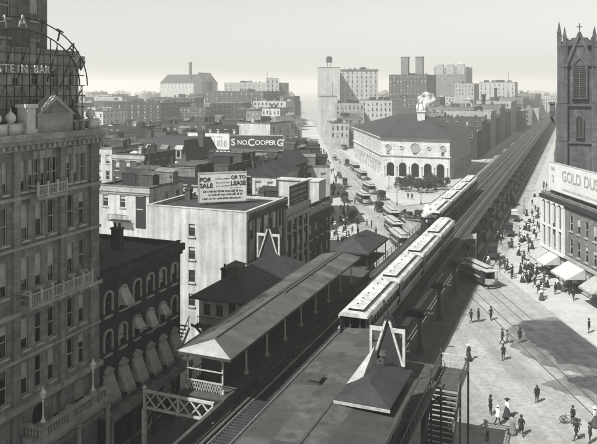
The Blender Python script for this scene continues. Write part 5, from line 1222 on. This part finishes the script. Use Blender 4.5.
m_skin = mat('skin', .42, .7, .1, 5); m_hair = mat('hair', .03, .8, .2, 5); m_straw = mat('straw', .6, .8, .1, 5)
CL = [mat('black_suit',.018,.9,.2,5,tone=COOL), mat('charcoal_suit',.035,.9,.2,5,tone=COOL), mat('dark_grey_suit',.06,.9,.2,5), mat('grey_suit',.14,.9,.2,5)]
m_blouse = mat('white_blouse', .75, .9, .08, 5); m_grey_cloth = mat('grey_dress', .26, .9, .15, 5)
def hat_mesh(kind):
    h = MB()
    if kind == 'bowler': h.lathe([(.15,1.69),(.155,1.70),(.105,1.705),(.1,1.76),(.085,1.81),(.04,1.835)],n=12)
    elif kind == 'boater': h.lathe([(.17,1.70),(.17,1.712),(.1,1.715),(.1,1.79),(.02,1.792)],n=12)
    else: h.lathe([(.25,1.70),(.25,1.715),(.12,1.73),(.11,1.80),(.05,1.83)],n=14)
    for i,v in enumerate(h.v): h.v[i] = (v[0], v[1]+.015, v[2])
    return h.mesh('hat', m_black, True)
HATS = {k: hat_mesh(k) for k in ('bowler','boater','wide')}
b = MB(); b.lathe([(.215,1.44),(.2,1.3),(.165,1.12),(.185,.98),(.215,.78),(.225,.72),(.2,.725),(.15,.95)],n=14,sy=.78); COAT = b.mesh('coat', m_black, True)
b = MB(); b.lathe([(.12,1.14),(.15,1.05),(.2,.9),(.27,.6),(.36,.25),(.44,.03),(.42,.03),(.3,.3)],n=18); SKIRT = b.mesh('skirt', m_black, True)
b = MB(); b.lathe([(.05,1.5),(.096,1.58),(.1,1.66),(.09,1.715),(.05,1.74)],(0,-.012,0),12,sx=.98); HAIR = b.mesh('hair', m_hair, True)
def setmats(o, ms):
    for i, m in enumerate(ms): o.material_slots[i].link = 'OBJECT'; o.material_slots[i].material = m
def person(px, py, ang, label, pose='stand', top=0, woman=False, hat='bowler', hatm=None, topm=None, sc=1., group=None, loc=None):
    p = loc or P(px,py,.0); t = thing('person', label, 'person', (p[0],p[1],p[2] if len(p) > 2 else .01), R(ang), group); t.scale = (sc*1.02,)*3
    c = CL[top]; tm = topm or c
    bo = link('body', BODY[pose], t); setmats(bo, [m_skin, tm, c, m_black]); bo.location = (0,0,-.02)
    hr = link('hair', HAIR, t); ly = POSES[pose].get('lean',0); hr.location = (0,ly,0)
    if hat: ho = link('hat', HATS[hat], t); ho.location = (0,ly,0); setmats(ho,[hatm or CL[0]])
    if woman: so_ = link('skirt', SKIRT, t); setmats(so_,[c])
    elif pose != 'bend': co = link('coat', COAT, t); setmats(co,[tm]); co.location = (0,ly*.5,0)
    return t
onwalk = .15
PE = [
 (471,323,-60,'man in dark suit, left of pair near the stairs shadow',dict(pose='walk')),
 (478.5,322,-70,'man in dark coat, right of pair near the streetcar',dict(pose='stand',top=1)),
 (491,320.5,20,'man in black suit standing alone right of the pair',dict(pose='stride')),
 (468.6,360.5,30,'woman in dark dress and pale hat alone in the roadway',dict(woman=True,hat='wide',hatm=m_straw,top=1)),
 (502.6,344,80,'man in dark suit at left of the mid road pair',dict(pose='walk',top=1)),
 (507.5,343.5,80,'boy like figure in grey suit at right of the mid road pair',dict(pose='walk',top=3,sc=.88)),
 (503.3,360.5,-10,'man in black suit walking just below the mid road pair',dict(pose='stride')),
 (520,343,-30,'man in black suit at the edge of the dark patch',dict(pose='stand')),
 (537,403,10,'man with bare pale head alone in mid road below the dark patch',dict(pose='stand',hat=None)),
 (490.5,415,-80,'tall man in black at left of the bottom group',dict(pose='stand',sc=1.04)),
 (497.5,425,-60,'person in white shirt and dark trousers within the bottom group',dict(pose='stride',topm=m_blouse,hat='boater',hatm=m_straw)),
 (507,418,-70,'woman in white blouse and dark skirt in the bottom group',dict(woman=True,topm=m_blouse,hat='wide',top=1)),
 (512.5,434,-20,'woman in grey dress beside the dark suited man at bottom',dict(woman=True,top=3,topm=m_grey_cloth,hat='wide')),
 (521.4,436,-15,'man in black suit and bowler, front right of the bottom group',dict(pose='walk')),
 (488,441,60,'man bending forward at the bottom left of the group',dict(pose='bend',top=1,topm=m_grey_cloth,hat='boater',hatm=m_straw)),
 (573,424,120,'youth in dark jacket with a bicycle at right',dict(pose='stand',sc=.92)),
 (576.5,440,100,'man in black suit below the bicycle youth',dict(pose='walk')),
 (590,443.5,60,'man in dark coat at the lower right corner',dict(pose='stand',top=1)),
 (595,427,40,'woman in white blouse at the right edge',dict(woman=True,topm=m_blouse,hat='wide',hatm=m_straw,top=2)),
 (589,333,60,'man in dark suit at the kerb right of the dark patch',dict(pose='stand',loc='w')),
 (541,291,30,'man in black suit before the left awning',dict(pose='walk',loc='w')),
 (555.5,294.5,20,'man in black suit beneath the pale awning edge',dict(pose='stand',loc='w')),
 (530,282,-20,'man in dark suit nearest the kerb corner on the right pavement',dict(pose='walk',loc='w')),
 (512,279,30,'solitary dark figure standing at the very pavement corner',dict(pose='stand',loc='w')),
 (528.5,270,10,'woman in dark skirt and white blouse near the first awning',dict(woman=True,topm=m_blouse,hat='wide',loc='w')),
 (367,227.5,60,'man in dark suit, left of two in the open square',dict(pose='walk')),
 (371.5,228.5,60,'man in dark suit, right of two in the open square',dict(pose='stand')),
 (345,228,0,'man standing by the left kerb of the square',dict(pose='stand')),
 (355,205,90,'man crossing between the streetcars and the left kerb',dict(pose='walk')),
 (340,165,10,'man walking in the middle of Broadway',dict(pose='walk')),
 (408,199,0,'man in dark suit, left of pair before the shrubs',dict(pose='stand',loc='w')),
 (412,199.5,0,'man in dark suit, right of pair before the shrubs',dict(pose='walk',loc='w')),
 (376,236,0,'man beside the white post near the railway',dict(pose='stand')),
]
for px,py,a,l,k in PE:
    if k.get('loc') == 'w': k['loc'] = (*P(px,py,.15), .15)
    person(px,py,a,l,**k)
q = random.Random(5)
def ordinal(n): return f"{n}{'th' if 10 <= n % 100 <= 20 else {1:'st',2:'nd',3:'rd'}.get(n % 10,'th')}"
def crowd(spots, where, group):
    spots.sort(key=lambda s: s[1])
    for i,(x,y,z) in enumerate(spots):
        w = q.random() < .33; top = q.choice([0,0,1,2]); tm = m_blouse if (w and q.random() < .6) else None
        l = ('woman in white blouse' if tm else 'woman in dark dress') if w else 'man in dark suit'
        person(0,0,q.uniform(0,360),f'{l}, {ordinal(i+1)} nearest of the {where}',pose=q.choice(['stand','walk','stride']),top=top,woman=w,hat='wide' if w else q.choice(['bowler','bowler','boater']),hatm=q.choice([None,m_straw]),topm=tm,loc=(x,y,z),group=group)
sp = []
for i in range(96):            # the press of people on the right-hand pavement and at the crossing
    u_ = 122+q.random()**1.5*110; v_ = q.uniform(-15.0,-7.2) if u_ < 150 else q.uniform(-11.3,-6.2)
    x,y = UV(u_, v_); z = .15 if v_ > -11.4 else .01
    if i < 26: a_ = q.uniform(0,15); x,y = tuple(K-dB*a_+Vector((q.uniform(.6,6.0),0))); z = .15
    sp.append((x,y,z))
crowd(sp, 'right pavement crowd', 'crowd on the right pavement')
crowd([(q.uniform(9.6,12.2)+max(0,(Y-128)/200)*1.0,Y,.15) for Y in [q.uniform(132,340) for _ in range(64)]], 'left Broadway pavement crowd', 'crowd on the Broadway pavement')
crowd([(*P(q.uniform(322,352), q.uniform(222,248)),.01) for _ in range(30)], 'people at the crossing below the corner shop', 'people at the crossing')
# bicycle
p = P(569.5,424.5); t = thing('bicycle','bicycle held by a youth at right','bicycle',(p[0],p[1],.01),R(70))
for y in (-.52,.52): o = link('wheel', wheel_mesh(.33,14), t, (0,y,.36))
b = MB(); b.beam((0,-.52,.36),(0,0,.36),.03); b.beam((0,0,.36),(0,-.16,.8),.03); b.beam((0,0,.36),(0,.38,.8),.03); b.beam((0,-.14,.75),(0,.38,.8),.03); b.beam((0,.52,.36),(0,.36,.95),.03); b.beam((0,-.52,.36),(0,-.14,.75),.03); b.build('frame', m_black, t)
b = MB(); b.beam((-.25,.3,.98),(.25,.3,.98),.03); b.build('handlebar', m_iron_grey, t)
b = MB(); b.lathe([(.04,.83),(.1,.86),(.05,.9)],(0,-.18,0),8,sy=1.5); b.build('saddle', m_wood, t)
# horses
HV = [(0,-.6,1.25),(0,-.1,1.2),(0,.4,1.25),(0,.7,1.5),(0,.95,1.85),(0,1.05,1.98),(0,1.3,1.8),(0,1.48,1.62),(0,-.85,1.2),(0,-.98,.95),(0,-1.0,.6)]
HE = [(0,1),(1,2),(2,3),(3,4),(4,5),(5,6),(6,7),(0,8),(8,9),(9,10)]; HR = [.3,.31,.29,.2,.14,.13,.1,.075,.07,.06,.03]
for s in (-1,1):
    for (y,pts,par) in ((.42,((.42,.85,.12),(.44,.5,.065),(.42,.14,.05),(.47,.05,.07)),2),(-.62,((-.55,.85,.14),(-.78,.52,.06),(-.7,.14,.05),(-.65,.05,.07)),0)):
        pr_ = par
        for (yy,zz,rr) in pts: HV.append((s*.16,yy,zz)); HR.append(rr); HE.append((pr_,len(HV)-1)); pr_ = len(HV)-1
    HV.append((s*.06,1.0,2.16)); HR.append(.03); HE.append((5,len(HV)-1))
HORSE = skin_mesh('body', HV, HE, HR, 0, 1); m_horse = mat('horse_coat',.06,.7,.25,3); HORSE.materials.append(m_horse)
mn = MB()
for k in range(9): mn.beam((0,.55+k*.055,1.62+k*.05),(.06,.5+k*.05,1.4+k*.05),.08,.12)
MANE = mn.mesh('mane', m_hair)
def team(px,py,ang,lc,lh,covered):
    c = carriage(px,py,ang,lc,covered); d = Vector((-math.sin(ang),math.cos(ang))); p = Vector(P(px,py))+d*2.6
    h = thing('horse', lh, 'horse', (p.x,p.y,.0), ang, 'carriage horses'); link('body', HORSE, h); link('mane', MANE, h)
team(354,222,R(185),'black covered carriage standing by the left kerb of the square','dark horse in front of the carriage at the left kerb',1)
team(345,187,R(178),'black carriage farther up the left kerb of Broadway','dark horse of the carriage farther up Broadway',1)
team(345,150.5,R(5),'open carriage far up Broadway','dark horse of the open carriage far up Broadway',0)
team(381.5,200,R(12),'black hansom by the palazzo kerb','dark horse of the hansom by the palazzo kerb',1)
team(418,222,R(60),'covered carriage half hidden beside the railway','dark horse of the carriage beside the railway',1)
team(515,221,R(-20),'pale covered van on the avenue right of the railway','dark horse of the pale van on the avenue',2)
team(331,214,R(175),'open cart among the people at the left crossing','dark horse of the open cart at the left crossing',0)
team(347,166,R(5),'black hooded cab in the middle of Broadway','dark horse of the hooded cab on Broadway',1)
team(335,160,R(178),'pale covered wagon by the left Broadway kerb','dark horse of the pale wagon on Broadway',2)
team(509,236,R(-22),'black hooded cab on the avenue below the railway edge','dark horse of the hooded cab below the railway edge',1)
team(406,218,R(40),'open cart between the streetcars and the railway','dark horse of the open cart by the railway',0)
team(379,212,R(10),'hooded cab between the streetcars in the square','dark horse of the hooded cab in the square',1)
team(345,202,R(182),'black cab nearest the left kerb crowd','dark horse of the cab by the left kerb crowd',1)
team(339,178,R(0),'open cart by the left Broadway pavement','dark horse of the open cart by the Broadway pavement',0)
team(513,205,R(-20),'black hooded cab far up the avenue roadway','dark horse of the far cab up the avenue',1)
team(493,259,R(-22),'black carriage on the roadway behind the right streetcar','dark horse of the carriage behind the right streetcar',1)
# ================================================================== STREET FURNITURE, SHRUBS
def lamp(px,py,label,m=None,h=4.2,z=0.14):
    p = P(px,py,z); t = thing('street_lamp', label, 'street lamp', (p[0],p[1],z), 0, 'street lamps')
    b = MB(); b.lathe([(.22,0),(.2,.3),(.1,.6),(.07,1.2),(.05,h-.7),(.1,h-.65)],n=8); b.beam((-.35,0,h-1),(.35,0,h-1),.04); b.build('post', m or m_iron_grey, t)
    b = MB(); b.lathe([(.08,h-.65),(.24,h-.1),(.26,h-.05),(.1,h+.12),(.02,h+.25)],n=6); b.build('lantern', m_iron_pale, t)
lamp(378,237,'white lamp post near the railway in the square',m_white,4.4,.0); lamp(397,205,'lamp post at the plaza tip'); lamp(421,204,'lamp post before the shrubs'); lamp(389,189,'lamp post at the palazzo corner kerb'); lamp(519,246,'lamp post on the right pavement kerb'); lamp(524,214,'lamp post farther up the right pavement'); lamp(445,196,'lamp post between shrubs and railway')
def shrub(px,py,label,r,h,n,seed):
    q = random.Random(seed); p = P(px,py,.14); t = thing('shrub', label, 'shrub', (p[0],p[1],.14), q.uniform(0,6), 'shrubs before the palazzo')
    b = MB()
    for k in range(6): a = q.uniform(0,6.3); b.cyl((q.uniform(-.2,.2),q.uniform(-.2,.2),-.05),(r*.5*math.cos(a),r*.5*math.sin(a),h*.6),.09,.03,5)
    b.build('trunk', m_bark, t)
    c = MB(); cl = [(q.uniform(-.6,.6)*r,q.uniform(-.6,.6)*r,h*q.uniform(.4,.8),q.uniform(.3,.55)*r) for _ in range(12)]
    for k in range(n):
        cx_,cy_,cz_,cr = q.choice(cl); d = Vector((q.gauss(0,1),q.gauss(0,1),q.gauss(0,.8))).normalized()*cr*(.55+.5*q.random()); o = Vector((cx_,cy_,cz_))+d
        if o.z < .15: o.z = .15
        a = Vector((q.gauss(0,1),q.gauss(0,1),q.gauss(0,1))).normalized()*.2; b2 = a.cross(Vector((q.gauss(0,1),q.gauss(0,1),q.gauss(0,1)))).normalized()*.13
        c.quad(tuple(o-a),tuple(o+b2),tuple(o+a),tuple(o-b2))
    c.build('crown', m_leaf, t)
for i,(px_,py_,l,r,h) in enumerate(((402,190,'leafy dark shrub at the left end of the planting',2.6,4.0),(410,192,'tall round shrub left of the middle planting',2.8,4.4),(419,193,'round shrub in the middle front of the planting',2.8,4.0),(427,192,'dense shrub right of the middle planting',2.8,4.4),(436,190,'leafy dark shrub at the right of the planting',2.6,3.8),(444,187,'small shrub at the right end of the planting',2.0,3.0),(413,187,'shrub at the back left of the planting',2.6,4.2),(430,187,'shrub at the back right of the planting',2.6,4.2))): shrub(px_,py_,l,r,h,1500,40+i)
# low railing round the planting
p = P(421,191,.14); t = thing('garden_railing','low pale railing round the shrubs before the palazzo','railing',(p[0],p[1],.14))
b = MB(); n = 48
for k in range(n):
    a0,a1 = 2*math.pi*k/n, 2*math.pi*(k+1)/n; f0,f1 = (10.5*math.cos(a0),6.5*math.sin(a0)), (10.5*math.cos(a1),6.5*math.sin(a1)); b.beam((*f0,.9),(*f1,.9),.08); b.beam((*f0,.3),(*f1,.3),.06); b.box(f0[0]-.04,f0[0]+.04,f0[1]-.04,f0[1]+.04,0,1.05)
stuff(b.build('bar', m_iron_pale, t))
# white notice board on a post beside the railway
p = P(476,268); t = thing('notice_board','white notice board on a pale post above the right streetcar','sign',(p[0],p[1],0),R(-8))
b = MB(); b.box(-.08,.08,-.08,.08,0,6.0); b.build('post', m_iron_pale, t); b = MB(); b.box(-1.9,.0,-.12,-.085,5.0,5.9); b.build('board', m_white, t)
# ================================================================== STEAM, HAZE
def puff(name, loc, lumps, dens, seed):
    bm = bmesh.new(); q = random.Random(seed)
    me = bpy.data.meshes.new(name); mbx = bpy.data.metaballs.new(name); mo = bpy.data.objects.new(name, mbx); COL.objects.link(mo); mbx.resolution = .25; mbx.threshold = .4
    for (x,y,z,r) in lumps: e_ = mbx.elements.new(); e_.co = (x,y,z); e_.radius = r
    bpy.context.view_layer.update(); me = bpy.data.meshes.new_from_object(mo.evaluated_get(bpy.context.evaluated_depsgraph_get())); bpy.data.objects.remove(mo)
    m = bpy.data.materials.new(name); m.use_nodes = True; N, L = m.node_tree.nodes, m.node_tree.links; N.remove(N['Principled BSDF']); pv = N.new('ShaderNodeVolumePrincipled'); pv.inputs['Color'].default_value = (.99,.99,.98,1); pv.inputs['Anisotropy'].default_value = -.1
    tc = N.new('ShaderNodeTexCoord'); nz = N.new('ShaderNodeTexNoise'); nz.inputs['Scale'].default_value = .55 if dens < 1 else 1.3; nz.inputs['Detail'].default_value = 4; L.new(tc.outputs['Object'], nz.inputs['Vector'])
    rg = N.new('ShaderNodeMapRange'); rg.inputs[1].default_value = .4; rg.inputs[2].default_value = .62; rg.inputs[3].default_value = 0; rg.inputs[4].default_value = dens; L.new(nz.outputs['Fac'], rg.inputs[0]); L.new(rg.outputs[0], pv.inputs['Density'])
    L.new(pv.outputs[0], N['Material Output'].inputs['Volume']); me.materials.clear(); me.materials.append(m); bm.free()
    return link(name, me, None, loc)
c = atY(424,250)
tag(stuff(puff('steam_plume',(c[0],c[1],25.5),[(0,0,0,2.2),(1.6,.3,1.2,2.4),(-1.2,0,1.4,2.2),(.6,0,2.8,2.3),(2.6,.4,2.6,1.9),(3.6,.6,1.4,1.2)],.9,1)),'white steam plume over the palazzo roof','steam')
c = UV(112.2,LT)
tag(stuff(puff('steam_puff',(c[0],c[1],10.4),[(0,0,0,.9),(.7,.4,.5,1.1),(1.5,.6,.8,1.0),(.5,.8,1.0,.9)],2.2,2)),'white steam puff above the small locomotive','steam')
scene.cycles.volume_bounces = 3
HAZE = .00045
b = MB(); b.box(-4600,4600,-400,7200,-1.5,90); hzm = bpy.data.materials.new('haze'); hzm.use_nodes = True; N = hzm.node_tree.nodes; N.remove(N['Principled BSDF'])
pv = N.new('ShaderNodeVolumePrincipled'); pv.inputs['Color'].default_value = (.97,.96,.92,1); pv.inputs['Density'].default_value = HAZE; pv.inputs['Anisotropy'].default_value = .3
hzm.node_tree.links.new(pv.outputs[0], N['Material Output'].inputs['Volume']); ho = stuff(b.build('haze', hzm))
# the side of the car and streetcar prototypes is in place; nothing is left over
